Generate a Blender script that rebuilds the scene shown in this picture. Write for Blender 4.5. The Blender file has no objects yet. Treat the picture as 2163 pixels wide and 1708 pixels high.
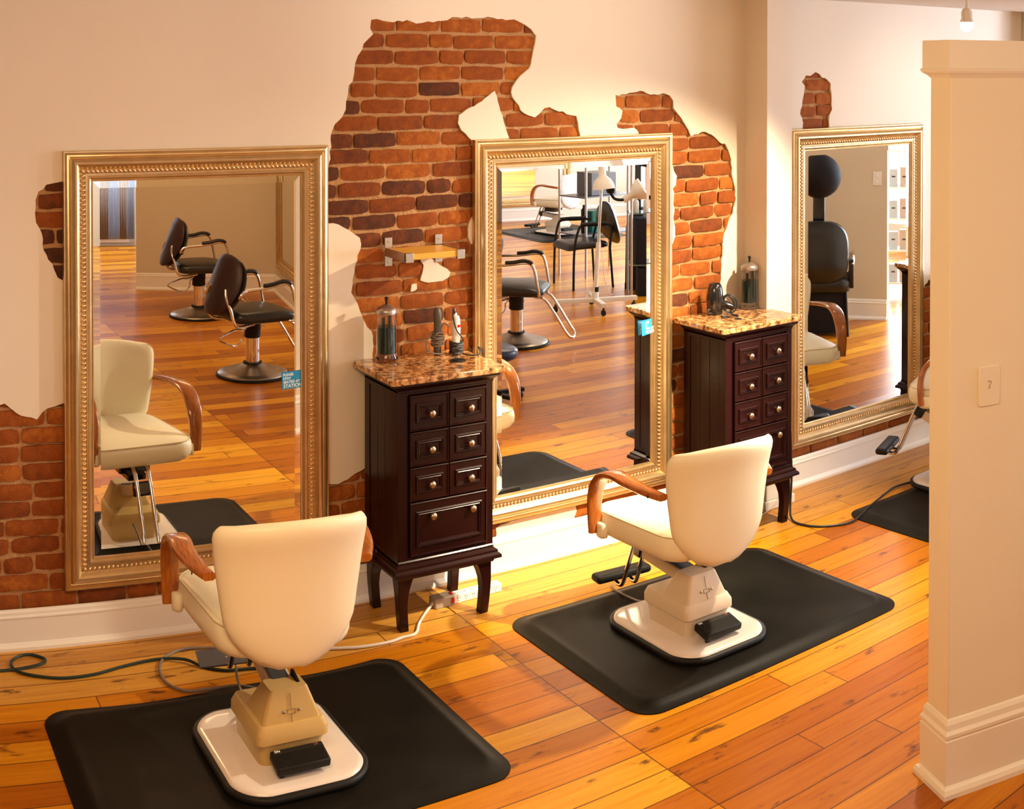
import bpy, bmesh, math, random
from mathutils import Vector, Matrix

# ------------------------------------------------------------------ camera, world, light, exposure
PI = math.pi
scene = bpy.context.scene
COL = scene.collection
scene.view_settings.view_transform = 'Standard'
scene.view_settings.look = 'None'
scene.view_settings.gamma = 1.0
scene.view_settings.use_curve_mapping = False
scene.view_settings.exposure = 0.0
scene.cycles.use_denoising = True
scene.cycles.max_bounces = 10
scene.cycles.diffuse_bounces = 4
scene.cycles.glossy_bounces = 6
scene.cycles.transmission_bounces = 8
scene.cycles.sample_clamp_indirect = 6.0
scene.cycles.blur_glossy = 0.6

# the photograph is a stitched panorama: straight verticals, bent horizontals -> central cylindrical lens
FPX = 2665.45
CYPX = 177.11
cam_data = bpy.data.cameras.new('camera')
cam = bpy.data.objects.new('camera', cam_data)
COL.objects.link(cam)
scene.camera = cam
cam_data.type = 'PANO'
cam_data.panorama_type = 'CENTRAL_CYLINDRICAL'
cam_data.central_cylindrical_radius = 1.0
cam_data.central_cylindrical_range_u_min = -1081.5 / FPX
cam_data.central_cylindrical_range_u_max = 1081.5 / FPX
cam_data.central_cylindrical_range_v_min = -(1708 - CYPX) / FPX
cam_data.central_cylindrical_range_v_max = CYPX / FPX
cam.location = (0.0, -4.78, 2.2394)
cam.rotation_euler = (PI / 2 - 0.0142, 0.0, -0.553)

world = bpy.data.worlds.new('world')
scene.world = world
world.use_nodes = True
world.node_tree.nodes['Background'].inputs[0].default_value = (0.75, 0.82, 1.0, 1)
world.node_tree.nodes['Background'].inputs[1].default_value = 0.3

def light_obj(kind, name, loc, aim, energy, color, size=0.1, size_y=None, spot=None, blend=0.5):
    d = bpy.data.lights.new(name, kind)
    d.energy = energy
    d.color = color
    if kind == 'AREA':
        d.shape = 'RECTANGLE'
        d.size = size
        d.size_y = size_y or size
    elif kind == 'SPOT':
        d.shadow_soft_size = size
        d.spot_size = math.radians(spot)
        d.spot_blend = blend
    else:
        d.shadow_soft_size = size
    o = bpy.data.objects.new(name, d)
    COL.objects.link(o)
    o.location = loc
    v = Vector(aim) - Vector(loc)
    o.rotation_euler = v.to_track_quat('-Z', 'Y').to_euler()
    return o

WARM = (1.0, 0.635, 0.33)
WARM2 = (1.0, 0.82, 0.56)
# the lamp head seen on the ceiling track, its fellows, then added fills without fixtures
light_obj('SPOT', 'light_track_key', (4.68, -1.15, 2.38), (3.1, -0.35, 0.3), 360, WARM2, 0.035, spot=95, blend=0.7)
light_obj('SPOT', 'light_track_second', (3.95, -2.15, 2.50), (3.25, 0.0, 0.35), 1050, WARM2, 0.035, spot=44, blend=0.8)
light_obj('SPOT', 'light_track_wall', (5.70, -1.0, 2.50), (5.6, 0.0, 1.7), 14, WARM2, 0.05, spot=90, blend=0.9)
light_obj('SPOT', 'light_track_pool', (3.10, -1.9, 2.55), (3.05, 0.0, 2.45), 62, (1.0, 0.84, 0.66), 0.06, spot=70, blend=1.0)
light_obj('AREA', 'light_fill_front', (0.7, -2.7, 2.55), (2.2, -1.7, 0.8), 82, WARM, 1.6, 1.2)  # general warm fill added from the camera side
light_obj('AREA', 'light_fill_middle', (3.2, -4.6, 2.55), (3.2, -3.2, 0.0), 24, WARM, 1.6, 1.2)  # warm fill added over the middle of the room
light_obj('AREA', 'light_fill_rear', (2.4, -5.4, 2.50), (3.9, -7.2, 1.3), 50, WARM, 1.4, 1.0)  # fill added and aimed to brighten the rear wall
light_obj('AREA', 'light_fill_right', (6.2, -3.6, 2.55), (5.8, -3.0, 0.0), 38, WARM2, 1.4, 1.0)  # fill added to brighten the floor reflected in the middle mirror
# daylight through the shop windows at the right-hand end, plus added cool fills
light_obj('AREA', 'light_daylight', (11.3, -4.2, 1.5), (5.0, -2.0, 0.9), 470, (0.76, 0.86, 1.0), 6.0, 2.2)
light_obj('AREA', 'light_cool_fill', (9.6, -1.9, 1.8), (5.4, -0.1, 1.8), 78, (0.66, 0.80, 1.0), 0.8, 1.6)  # extra cool fill inside the room, added to make the right wall bluer
light_obj('AREA', 'light_daylight_rear', (11.4, -9.6, 1.5), (8.8, -9.0, 0.3), 55, (0.85, 0.92, 1.0), 1.3, 1.6)
light_obj('AREA', 'light_curtain_fill', (3.3, -9.2, 2.3), (3.6, -10.4, 0.8), 120, (0.75, 0.85, 1.0), 0.8, 0.6)  # fill added on the room side to brighten the pale curtains

# ------------------------------------------------------------------ helpers
def finish(o, label=None, cat=None, group=None, kind=None):
    if label: o['label'] = label
    if cat: o['category'] = cat
    if group: o['group'] = group
    if kind: o['kind'] = kind
    return o

def thing(name, label, cat, loc=(0, 0, 0), rz=0.0, group=None):
    o = bpy.data.objects.new(name, None)
    o.empty_display_size = 0.1
    COL.objects.link(o)
    o.location = loc
    o.rotation_euler = (0, 0, rz)
    return finish(o, label, cat, group)

def copy_tree(o, parent=None):
    c = o.copy()
    COL.objects.link(c)
    c.parent = parent
    for ch in list(o.children):
        copy_tree(ch, c)
    return c

class MB:
    """collects geometry; build() links it as one mesh object"""
    def __init__(self):
        self.v = []; self.f = []; self.mi = []; self.cur = 0; self.attr = {}
    def add(self, vs, fs):
        n = len(self.v)
        self.v += [tuple(p) for p in vs]
        for f in fs:
            self.f.append([i + n for i in f]); self.mi.append(self.cur)
        return n
    def box(self, x0, x1, y0, y1, z0, z1, M=None):
        vs = [(x, y, z) for z in (z0, z1) for y in (y0, y1) for x in (x0, x1)]
        if M: vs = [M @ Vector(p) for p in vs]
        self.add(vs, [(0, 2, 3, 1), (4, 5, 7, 6), (0, 1, 5, 4), (2, 6, 7, 3), (0, 4, 6, 2), (1, 3, 7, 5)])
    def loft(self, rings, cap0=True, cap1=True, closed=True):
        k = len(rings[0]); vs = [p for r in rings for p in r]; fs = []
        for a in range(len(rings) - 1):
            for i in range(k if closed else k - 1):
                j = (i + 1) % k
                fs.append((a * k + i, a * k + j, (a + 1) * k + j, (a + 1) * k + i))
        if cap0: fs.append(tuple(range(k - 1, -1, -1)))
        if cap1: fs.append(tuple((len(rings) - 1) * k + i for i in range(k)))
        self.add(vs, fs)
    def lathe(self, prof, c=(0, 0, 0), n=28, M=None):
        rings = []
        for r, z in prof:
            ring = [Vector((r * math.cos(2 * PI * i / n), r * math.sin(2 * PI * i / n), z)) for i in range(n)]
            if M: ring = [M @ p for p in ring]
            rings.append([p + Vector(c) for p in ring])
        self.loft(rings)
    def tube(self, pts, r, n=8, closed=False, caps=True, rad=None):
        pts = [Vector(p) for p in pts]; N = len(pts); rings = []
        up = None
        for i, p in enumerate(pts):
            a = pts[i - 1] if (i > 0 or closed) else p
            b = pts[(i + 1) % N] if (i < N - 1 or closed) else p
            t = (b - a).normalized()
            if up is None:
                up = t.orthogonal().normalized()
            up = (up - t * up.dot(t))
            up = up.normalized() if up.length > 1e-6 else t.orthogonal().normalized()
            s = t.cross(up)
            rr = rad[i] if rad else r
            rings.append([p + (up * math.cos(2 * PI * k / n) + s * math.sin(2 * PI * k / n)) * rr for k in range(n)])
        if closed:
            rings.append(rings[0])
            self.loft(rings, False, False)
        else:
            self.loft(rings, caps, caps)
    def band(self, pts, w, th, side=Vector((1, 0, 0)), bev=0.3):
        """flat bar with softened corners swept along pts; side = width direction"""
        pts = [Vector(p) for p in pts]; N = len(pts); rings = []
        for i, p in enumerate(pts):
            a = pts[max(0, i - 1)]; b = pts[min(N - 1, i + 1)]
            t = (b - a).normalized(); nn = side.cross(t).normalized()
            ww = w[i] if isinstance(w, (list, tuple)) else w
            hw, ht = ww / 2, th / 2; c = ht * bev * 2
            sec = [(-hw + c, -ht), (hw - c, -ht), (hw, -ht + c * .8), (hw, ht - c * .8), (hw - c, ht), (-hw + c, ht), (-hw, ht - c * .8), (-hw, -ht + c * .8)]
            rings.append([p + side * sx + nn * sy for sx, sy in sec])
        self.loft(rings)
    def prism(self, poly, z0, z1, M=None):
        n = len(poly)
        vs = [Vector((x, y, z0)) for x, y in poly] + [Vector((x, y, z1)) for x, y in poly]
        if M: vs = [M @ p for p in vs]
        self.add(vs, [tuple(range(n - 1, -1, -1)), tuple(range(n, 2 * n))] + [(i, (i + 1) % n, (i + 1) % n + n, i + n) for i in range(n)])
    def ring_frame(self, x0, x1, z0, z1, prof, y=0.0, sgn=-1):
        """mitred rectangular frame in the xz plane; prof = (inset from outer edge, height toward -y)"""
        k = len(prof); vs = []
        for cx, cz, dx, dz in ((x0, z0, 1, 1), (x1, z0, -1, 1), (x1, z1, -1, -1), (x0, z1, 1, -1)):
            for a, h in prof: vs.append((cx + dx * a, y + sgn * h, cz + dz * a))
        fs = []
        for c in range(4):
            d = (c + 1) % 4
            for i in range(k - 1): fs.append((c * k + i, d * k + i, d * k + i + 1, c * k + i + 1))
        self.add(vs, fs)
    def build(self, name, mat, parent=None, smooth=False, bevel=None, angle=40, sub=0, segs=2, weld=False):
        me = bpy.data.meshes.new(name)
        me.from_pydata(self.v, [], self.f)
        mats = mat if isinstance(mat, (list, tuple)) else [mat]
        for m in mats: me.materials.append(m)
        if len(mats) > 1: me.polygons.foreach_set('material_index', self.mi)
        for an, vals in self.attr.items():
            at = me.attributes.new(an, 'FLOAT', 'POINT')
            at.data.foreach_set('value', vals)
        if weld or True:
            bm = bmesh.new(); bm.from_mesh(me)
            if weld: bmesh.ops.remove_doubles(bm, verts=bm.verts, dist=1e-5)
            bmesh.ops.recalc_face_normals(bm, faces=bm.faces)
            bm.to_mesh(me); bm.free()
        o = bpy.data.objects.new(name, me)
        COL.objects.link(o)
        if parent: o.parent = parent
        if smooth:
            for p in me.polygons: p.use_smooth = True
        if smooth and not sub:
            me.set_sharp_from_angle(angle=math.radians(angle))
        if bevel:
            b = o.modifiers.new('bevel', 'BEVEL'); b.width = bevel; b.segments = segs; b.limit_method = 'ANGLE'; b.angle_limit = math.radians(35)
            if not smooth:
                for p in me.polygons: p.use_smooth = True
                me.set_sharp_from_angle(angle=math.radians(30))
                b.harden_normals = False
        if sub:
            s = o.modifiers.new('sub', 'SUBSURF'); s.levels = sub; s.render_levels = sub
        me.update()
        return o

def spline(pts, n=8, closed=False):
    """Catmull-Rom through pts"""
    P = [Vector(p) for p in pts]; out = []; N = len(P)
    rng = range(N) if closed else range(N - 1)
    for i in rng:
        p0 = P[i - 1] if (i > 0 or closed) else P[i]
        p1 = P[i]; p2 = P[(i + 1) % N]
        p3 = P[(i + 2) % N] if (i < N - 2 or closed) else p2
        for k in range(n):
            t = k / n
            out.append(0.5 * ((2 * p1) + (p2 - p0) * t + (2 * p0 - 5 * p1 + 4 * p2 - p3) * t * t + (3 * p1 - p0 - 3 * p2 + p3) * t ** 3))
    if not closed: out.append(P[-1])
    return out

def rrect(x0, x1, y0, y1, r, n=6):
    pts = []
    for cx, cy, a in ((x1 - r, y1 - r, 0), (x0 + r, y1 - r, 90), (x0 + r, y0 + r, 180), (x1 - r, y0 + r, 270)):
        for k in range(n + 1):
            t = math.radians(a + 90 * k / n)
            pts.append((cx + r * math.cos(t), cy + r * math.sin(t)))
    return pts

def text_mesh(body, size, mat, name, parent, M, depth=0.0004, bold=0.0, align='LEFT'):
    cu = bpy.data.curves.new(name, 'FONT')
    cu.body = body; cu.size = size; cu.extrude = depth; cu.offset = bold; cu.align_x = align
    tmp = bpy.data.objects.new(name, cu)
    COL.objects.link(tmp)
    dg = bpy.context.evaluated_depsgraph_get()
    me = bpy.data.meshes.new_from_object(tmp.evaluated_get(dg))
    bpy.data.objects.remove(tmp)
    me.materials.clear(); me.materials.append(mat)
    me.transform(M)
    o = bpy.data.objects.new(name, me)
    COL.objects.link(o); o.parent = parent
    return o

# ------------------------------------------------------------------ materials
def mat(name, color, rough=0.5, metal=0.0, spec=0.5, coat=0.0, trans=0.0, ior=1.45, emit=None, estr=0.0, bump=None, noise=None, sheen=0.0, coat_rough=0.1):
    """noise=(scale, amount, color2)  bump=(scale, strength, distance)"""
    m = bpy.data.materials.new(name); m.use_nodes = True
    nt = m.node_tree; p = nt.nodes['Principled BSDF']
    p.inputs['Base Color'].default_value = (*color, 1)
    p.inputs['Roughness'].default_value = rough
    p.inputs['Metallic'].default_value = metal
    p.inputs['Specular IOR Level'].default_value = spec
    p.inputs['Coat Weight'].default_value = coat
    p.inputs['Coat Roughness'].default_value = coat_rough
    p.inputs['Transmission Weight'].default_value = trans
    p.inputs['IOR'].default_value = ior
    if emit:
        p.inputs['Emission Color'].default_value = (*emit, 1)
        p.inputs['Emission Strength'].default_value = estr
    tc = nt.nodes.new('ShaderNodeTexCoord')
    if noise:
        n = nt.nodes.new('ShaderNodeTexNoise'); n.inputs['Scale'].default_value = noise[0]; n.inputs['Detail'].default_value = 5
        nt.links.new(tc.outputs['Object'], n.inputs['Vector'])
        r = nt.nodes.new('ShaderNodeValToRGB'); r.color_ramp.elements[0].position = 0.5 - noise[1] / 2; r.color_ramp.elements[1].position = 0.5 + noise[1] / 2
        r.color_ramp.elements[0].color = (*color, 1); r.color_ramp.elements[1].color = (*noise[2], 1)
        nt.links.new(n.outputs['Fac'], r.inputs['Fac']); nt.links.new(r.outputs['Color'], p.inputs['Base Color'])
    if bump:
        n = nt.nodes.new('ShaderNodeTexNoise'); n.inputs['Scale'].default_value = bump[0]; n.inputs['Detail'].default_value = 4
        nt.links.new(tc.outputs['Object'], n.inputs['Vector'])
        b = nt.nodes.new('ShaderNodeBump'); b.inputs['Strength'].default_value = bump[1]; b.inputs['Distance'].default_value = bump[2]
        nt.links.new(n.outputs['Fac'], b.inputs['Height']); nt.links.new(b.outputs['Normal'], p.inputs['Normal'])
    return m

M = {}
M['plaster'] = mat('painted_plaster', (0.78, 0.70, 0.585), 0.5, spec=0.35, bump=(9, 0.12, 0.01), noise=(1.3, 0.6, (0.75, 0.665, 0.55)))
M['plaster_edge'] = mat('torn_plaster_edge', (0.72, 0.58, 0.36), 0.9, spec=0.1, bump=(60, 0.8, 0.004))
M['partition'] = mat('beige_wall_paint', (0.90, 0.82, 0.62), 0.6, spec=0.3, bump=(40, 0.08, 0.003))
M['beige_rear'] = mat('tan_wall_paint', (0.64, 0.55, 0.40), 0.7, spec=0.2)
M['trim'] = mat('white_trim_paint', (0.86, 0.82, 0.75), 0.35, spec=0.5, bump=(14, 0.1, 0.004), noise=(3, 0.5, (0.82, 0.77, 0.69)))
M['trim_partition'] = mat('cream_trim_paint', (0.91, 0.86, 0.72), 0.35, spec=0.5)
M['ceiling'] = mat('ceiling_paint', (0.74, 0.70, 0.66), 0.8, spec=0.1)
M['gold'] = mat('champagne_gold_frame', (0.72, 0.53, 0.28), 0.30, metal=0.88, spec=0.5, bump=(45, 0.10, 0.002), noise=(14, 0.5, (0.58, 0.42, 0.20)))
M['rope'] = mat('rope_gilt', (0.84, 0.63, 0.34), 0.28, metal=0.85)
M['mirror'] = mat('mirror_silver', (0.90, 0.90, 0.87), 0.0, metal=1.0)
M['espresso'] = mat('espresso_wood', (0.011, 0.0022, 0.0020), 0.28, spec=0.25, coat=0.10, coat_rough=0.15, noise=(7, 0.6, (0.020, 0.0036, 0.0030)))
M['brass'] = mat('antique_pewter_knob', (0.42, 0.34, 0.24), 0.28, metal=1.0, bump=(300, 0.3, 0.001))
M['vinyl'] = mat('cream_vinyl', (0.92, 0.88, 0.66), 0.38, spec=0.4, coat=0.05, bump=(350, 0.06, 0.0006), noise=(2.5, 0.6, (0.90, 0.84, 0.60)))
M['piping'] = mat('vinyl_piping', (0.70, 0.58, 0.38), 0.45)
M['plastic_cover'] = mat('clear_plastic_cover', (0.88, 0.90, 0.95), 0.15, spec=0.6, coat=0.8, bump=(14, 0.9, 0.02))
M['beige_plastic'] = mat('beige_plastic', (0.62, 0.44, 0.17), 0.42, spec=0.4, noise=(5, 0.5, (0.58, 0.40, 0.14)))
M['beige_plastic2'] = mat('pale_beige_plastic', (0.72, 0.61, 0.46), 0.42, spec=0.4)
M['base_white'] = mat('white_enamel', (0.86, 0.80, 0.76), 0.12, spec=0.6, coat=0.6, noise=(6, 0.4, (0.80, 0.73, 0.68)))
M['rubber'] = mat('black_rubber', (0.012, 0.011, 0.010), 0.5, spec=0.25)
M['mat'] = mat('black_mat_foam', (0.006, 0.0055, 0.0045), 0.42, spec=0.09, bump=(400, 0.25, 0.0008), noise=(6, 0.6, (0.013, 0.0115, 0.009)))
M['chrome'] = mat('chrome', (0.78, 0.76, 0.74), 0.08, metal=1.0)
M['lid_steel'] = mat('satin_lid_steel', (0.50, 0.46, 0.42), 0.28, metal=0.9)
M['brushed'] = mat('brushed_steel', (0.42, 0.38, 0.32), 0.32, metal=1.0, bump=(60, 0.05, 0.002))
M['black_vinyl'] = mat('black_vinyl', (0.020, 0.018, 0.016), 0.32, spec=0.5)
M['brown_shell'] = mat('dark_brown_shell', (0.030, 0.010, 0.008), 0.45, spec=0.4)
M['black_plastic'] = mat('black_gloss_plastic', (0.010, 0.009, 0.010), 0.14, spec=0.6, coat=0.4)
M['black_matte'] = mat('black_cloth', (0.012, 0.011, 0.015), 0.7, spec=0.2)
M['grey_steel'] = mat('painted_grey_steel', (0.12, 0.125, 0.14), 0.35, metal=0.4)
M['blue_steel'] = mat('blue_grey_steel', (0.10, 0.14, 0.26), 0.3, metal=0.4)
M['glass'] = mat('clear_glass', (0.95, 0.97, 0.97), 0.02, trans=1.0, ior=1.45)
M['liquid'] = mat('teal_disinfectant', (0.0, 0.045, 0.055), 0.04, trans=0.15, ior=1.33)
M['white_plastic'] = mat('white_plastic', (0.80, 0.76, 0.70), 0.35)
M['grey_plastic'] = mat('grey_plastic', (0.10, 0.085, 0.07), 0.5)
M['cord_green'] = mat('dark_green_cord', (0.012, 0.030, 0.022), 0.5)
M['cord_grey'] = mat('grey_cord', (0.22, 0.17, 0.14), 0.5)
M['cord_white'] = mat('white_cord', (0.72, 0.66, 0.62), 0.45)
M['cord_black'] = mat('black_cord', (0.02, 0.018, 0.016), 0.4)
M['oak'] = mat('honey_pine_shelf', (0.80, 0.42, 0.07), 0.35, spec=0.4)
M['zinc'] = mat('zinc_bracket', (0.55, 0.52, 0.48), 0.35, metal=0.9)
M['blue_sign'] = mat('blue_sign_card', (0.02, 0.28, 0.62), 0.4)
M['sign_text'] = mat('white_sign_text', (0.85, 0.92, 0.97), 0.5)
M['red_switch'] = mat('red_rocker', (0.55, 0.01, 0.01), 0.3)
M['sky_pane'] = mat('daylit_pane', (0.8, 0.88, 1.0), 0.5, emit=(0.80, 0.89, 1.0), estr=9.0)
M['sky_pane_dim'] = mat('daylit_pane_behind_curtain', (0.7, 0.78, 0.9), 0.5, emit=(0.75, 0.84, 1.0), estr=2.2)
M['curtain'] = mat('pale_curtain', (0.62, 0.58, 0.56), 0.8, spec=0.1, sheen=0.2)
M['curtain_brown'] = mat('brown_curtain', (0.34, 0.25, 0.19), 0.85)
M['bulb'] = mat('lit_bulb', (1, 0.9, 0.75), 0.3, emit=(1.0, 0.85, 0.62), estr=14)
M['teal'] = mat('teal_plastic', (0.01, 0.16, 0.14), 0.4)
M['carton'] = mat('grey_carton', (0.45, 0.48, 0.50), 0.6)
M['carton_tan'] = mat('tan_carton', (0.50, 0.40, 0.32), 0.6)
M['bottle_white'] = mat('white_bottle', (0.62, 0.60, 0.56), 0.3)
M['ink'] = mat('dark_print', (0.05, 0.04, 0.04), 0.6)
M['navy'] = mat('navy_plastic', (0.015, 0.03, 0.09), 0.3)

# stained bent wood of the chair arms
def wood_arm():
    m = mat('varnished_bentwood', (0.40, 0.12, 0.022), 0.22, spec=0.5, coat=0.6, coat_rough=0.08)
    nt = m.node_tree; p = nt.nodes['Principled BSDF']
    tc = nt.nodes.new('ShaderNodeTexCoord'); mp = nt.nodes.new('ShaderNodeMapping'); mp.inputs['Scale'].default_value = (60, 6, 6)
    n = nt.nodes.new('ShaderNodeTexNoise'); n.inputs['Scale'].default_value = 3; n.inputs['Detail'].default_value = 6
    r = nt.nodes.new('ShaderNodeValToRGB'); r.color_ramp.elements[0].color = (0.27, 0.070, 0.010, 1); r.color_ramp.elements[1].color = (0.48, 0.155, 0.026, 1)
    r.color_ramp.elements[0].position = 0.3; r.color_ramp.elements[1].position = 0.7
    nt.links.new(tc.outputs['Object'], mp.inputs['Vector']); nt.links.new(mp.outputs[0], n.inputs['Vector'])
    nt.links.new(n.outputs['Fac'], r.inputs['Fac']); nt.links.new(r.outputs['Color'], p.inputs['Base Color'])
    return m
M['wood_arm'] = wood_arm()

def granite():
    m = mat('speckled_granite', (0.5, 0.3, 0.15), 0.12, spec=0.6, coat=0.5)
    nt = m.node_tree; p = nt.nodes['Principled BSDF']
    tc = nt.nodes.new('ShaderNodeTexCoord')
    n = nt.nodes.new('ShaderNodeTexNoise'); n.inputs['Scale'].default_value = 42; n.inputs['Detail'].default_value = 4; n.inputs['Roughness'].default_value = 0.65
    r = nt.nodes.new('ShaderNodeValToRGB'); e = r.color_ramp.elements
    e[0].position = 0.36; e[0].color = (0.05, 0.018, 0.008, 1); e[1].position = 0.47; e[1].color = (0.34, 0.15, 0.05, 1)
    a = e.new(0.56); a.color = (0.58, 0.30, 0.12, 1); b = e.new(0.70); b.color = (0.74, 0.50, 0.28, 1)
    nt.links.new(tc.outputs['Object'], n.inputs['Vector']); nt.links.new(n.outputs['Fac'], r.inputs['Fac']); nt.links.new(r.outputs['Color'], p.inputs['Base Color'])
    return m
M['granite'] = granite()

def floor_material():
    m = bpy.data.materials.new('old_pine_floor'); m.use_nodes = True
    nt = m.node_tree; N = nt.nodes; L = nt.links; p = N['Principled BSDF']
    tc = N.new('ShaderNodeTexCoord'); sep = N.new('ShaderNodeSeparateXYZ'); L.new(tc.outputs['Object'], sep.inputs[0])
    def mth(op, a, b=None, c=None):
        n = N.new('ShaderNodeMath'); n.operation = op
        for i, q in enumerate((a, b, c)):
            if q is None: continue
            if isinstance(q, (int, float)): n.inputs[i].default_value = q
            else: L.new(q, n.inputs[i])
        return n.outputs[0]
    X, Y = sep.outputs[0], sep.outputs[1]
    BW = 0.1245
    ry = mth('DIVIDE', mth('ADD', Y, 0.425), BW)
    row = mth('FLOOR', ry); fy = mth('SUBTRACT', ry, row)
    side = mth('GREATER_THAN', X, 2.50)                    # boards butt on one line here
    wn = N.new('ShaderNodeTexWhiteNoise'); wn.noise_dimensions = '2D'
    cv = N.new('ShaderNodeCombineXYZ'); L.new(row, cv.inputs[0]); L.new(side, cv.inputs[1]); L.new(cv.outputs[0], wn.inputs['Vector'])
    off = mth('MULTIPLY', wn.outputs['Value'], 2.6)
    LEN = 2.6
    dx = mth('ABSOLUTE', mth('SUBTRACT', X, 2.50))
    rx = mth('DIVIDE', mth('ADD', dx, off), LEN)
    cx = mth('FLOOR', rx); fx = mth('SUBTRACT', rx, cx)
    wn2 = N.new('ShaderNodeTexWhiteNoise'); wn2.noise_dimensions = '3D'
    cv2 = N.new('ShaderNodeCombineXYZ'); L.new(row, cv2.inputs[0]); L.new(side, cv2.inputs[1]); L.new(cx, cv2.inputs[2]); L.new(cv2.outputs[0], wn2.inputs['Vector'])
    tone = wn2.outputs['Value']
    # grain, stretched along the boards
    gv = N.new('ShaderNodeCombineXYZ')
    L.new(mth('MULTIPLY', X, 1.6), gv.inputs[0]); L.new(mth('MULTIPLY', Y, 34.0), gv.inputs[1]); L.new(mth('MULTIPLY', tone, 37.0), gv.inputs[2])
    g = N.new('ShaderNodeTexNoise'); g.inputs['Scale'].default_value = 1.5; g.inputs['Detail'].default_value = 7; g.inputs['Roughness'].default_value = 0.62; g.inputs['Distortion'].default_value = 0.5
    L.new(gv.outputs[0], g.inputs['Vector'])
    # knots and dark wear marks
    kv = N.new('ShaderNodeCombineXYZ')
    L.new(mth('MULTIPLY', X, 3.2), kv.inputs[0]); L.new(mth('MULTIPLY', Y, 9.5), kv.inputs[1]); L.new(mth('MULTIPLY', tone, 11.0), kv.inputs[2])
    k = N.new('ShaderNodeTexNoise'); k.inputs['Scale'].default_value = 1.7; k.inputs['Detail'].default_value = 5; k.inputs['Roughness'].default_value = 0.6
    L.new(kv.outputs[0], k.inputs['Vector'])
    kn = N.new('ShaderNodeMapRange'); kn.inputs['From Min'].default_value = 0.615; kn.inputs['From Max'].default_value = 0.70; L.new(k.outputs['Fac'], kn.inputs['Value'])
    ramp = N.new('ShaderNodeValToRGB'); e = ramp.color_ramp.elements
    e[0].position = 0.0; e[0].color = (0.30, 0.072, 0.003, 1)
    e[1].position = 1.0; e[1].color = (0.84, 0.44, 0.030, 1)
    a = e.new(0.33); a.color = (0.46, 0.140, 0.004, 1)
    b = e.new(0.66); b.color = (0.65, 0.260, 0.008, 1)
    yw = mth('GREATER_THAN', Y, -0.425)                    # the newer pale border boards along the wall
    sidew = mth('MULTIPLY', mth('SUBTRACT', 1.0, side), 0.18)
    tn = mth('ADD', mth('ADD', mth('MULTIPLY', tone, 0.70), mth('MULTIPLY', g.outputs['Fac'], 0.62)), mth('SUBTRACT', sidew, 0.26))
    L.new(tn, ramp.inputs['Fac'])
    r2 = N.new('ShaderNodeValToRGB'); e2 = r2.color_ramp.elements
    e2[0].position = 0.2; e2[0].color = (0.36, 0.125, 0.012, 1); e2[1].position = 0.85; e2[1].color = (0.74, 0.38, 0.06, 1)
    L.new(mth('ADD', mth('MULTIPLY', tone, 0.35), mth('MULTIPLY', g.outputs['Fac'], 0.75)), r2.inputs['Fac'])
    mx = N.new('ShaderNodeMixRGB'); L.new(yw, mx.inputs[0]); L.new(ramp.outputs[0], mx.inputs[1]); L.new(r2.outputs[0], mx.inputs[2])
    mk = N.new('ShaderNodeMixRGB'); mk.inputs[2].default_value = (0.060, 0.014, 0.006, 1)
    L.new(mth('MULTIPLY', kn.outputs[0], 0.85), mk.inputs[0]); L.new(mx.outputs[0], mk.inputs[1])
    # seams
    sy = mth('MINIMUM', fy, mth('SUBTRACT', 1.0, fy)); sx = mth('MULTIPLY', mth('MINIMUM', fx, mth('SUBTRACT', 1.0, fx)), LEN / BW)
    sj = mth('DIVIDE', dx, BW)
    s = mth('MINIMUM', mth('MINIMUM', sy, sx), sj)
    wob = N.new('ShaderNodeTexNoise'); wob.inputs['Scale'].default_value = 5; L.new(tc.outputs['Object'], wob.inputs['Vector'])
    gapw = N.new('ShaderNodeMapRange'); gapw.inputs['From Min'].default_value = 0.010; gapw.inputs['From Max'].default_value = 0.028; L.new(s, gapw.inputs['Value'])
    gp = mth('MAXIMUM', gapw.outputs[0], mth('MULTIPLY', wob.outputs['Fac'], 0.35))
    ms = N.new('ShaderNodeMixRGB'); ms.inputs[1].default_value = (0.07, 0.014, 0.003, 1); L.new(gp, ms.inputs[0]); L.new(mk.outputs[0], ms.inputs[2])
    L.new(ms.outputs[0], p.inputs['Base Color'])
    rr = N.new('ShaderNodeMapRange'); rr.inputs['To Min'].default_value = 0.20; rr.inputs['To Max'].default_value = 0.40; L.new(g.outputs['Fac'], rr.inputs['Value'])
    L.new(rr.outputs[0], p.inputs['Roughness'])
    p.inputs['Specular IOR Level'].default_value = 0.18; p.inputs['Coat Weight'].default_value = 0.05; p.inputs['Coat Roughness'].default_value = 0.15
    b1 = N.new('ShaderNodeBump'); b1.inputs['Strength'].default_value = 0.06; b1.inputs['Distance'].default_value = 0.004; L.new(gapw.outputs[0], b1.inputs['Height'])
    b2 = N.new('ShaderNodeBump'); b2.inputs['Strength'].default_value = 0.10; b2.inputs['Distance'].default_value = 0.004; L.new(g.outputs['Fac'], b2.inputs['Height']); L.new(b1.outputs[0], b2.inputs['Normal'])
    L.new(b2.outputs[0], p.inputs['Normal'])
    return m
M['floor'] = floor_material()

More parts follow.
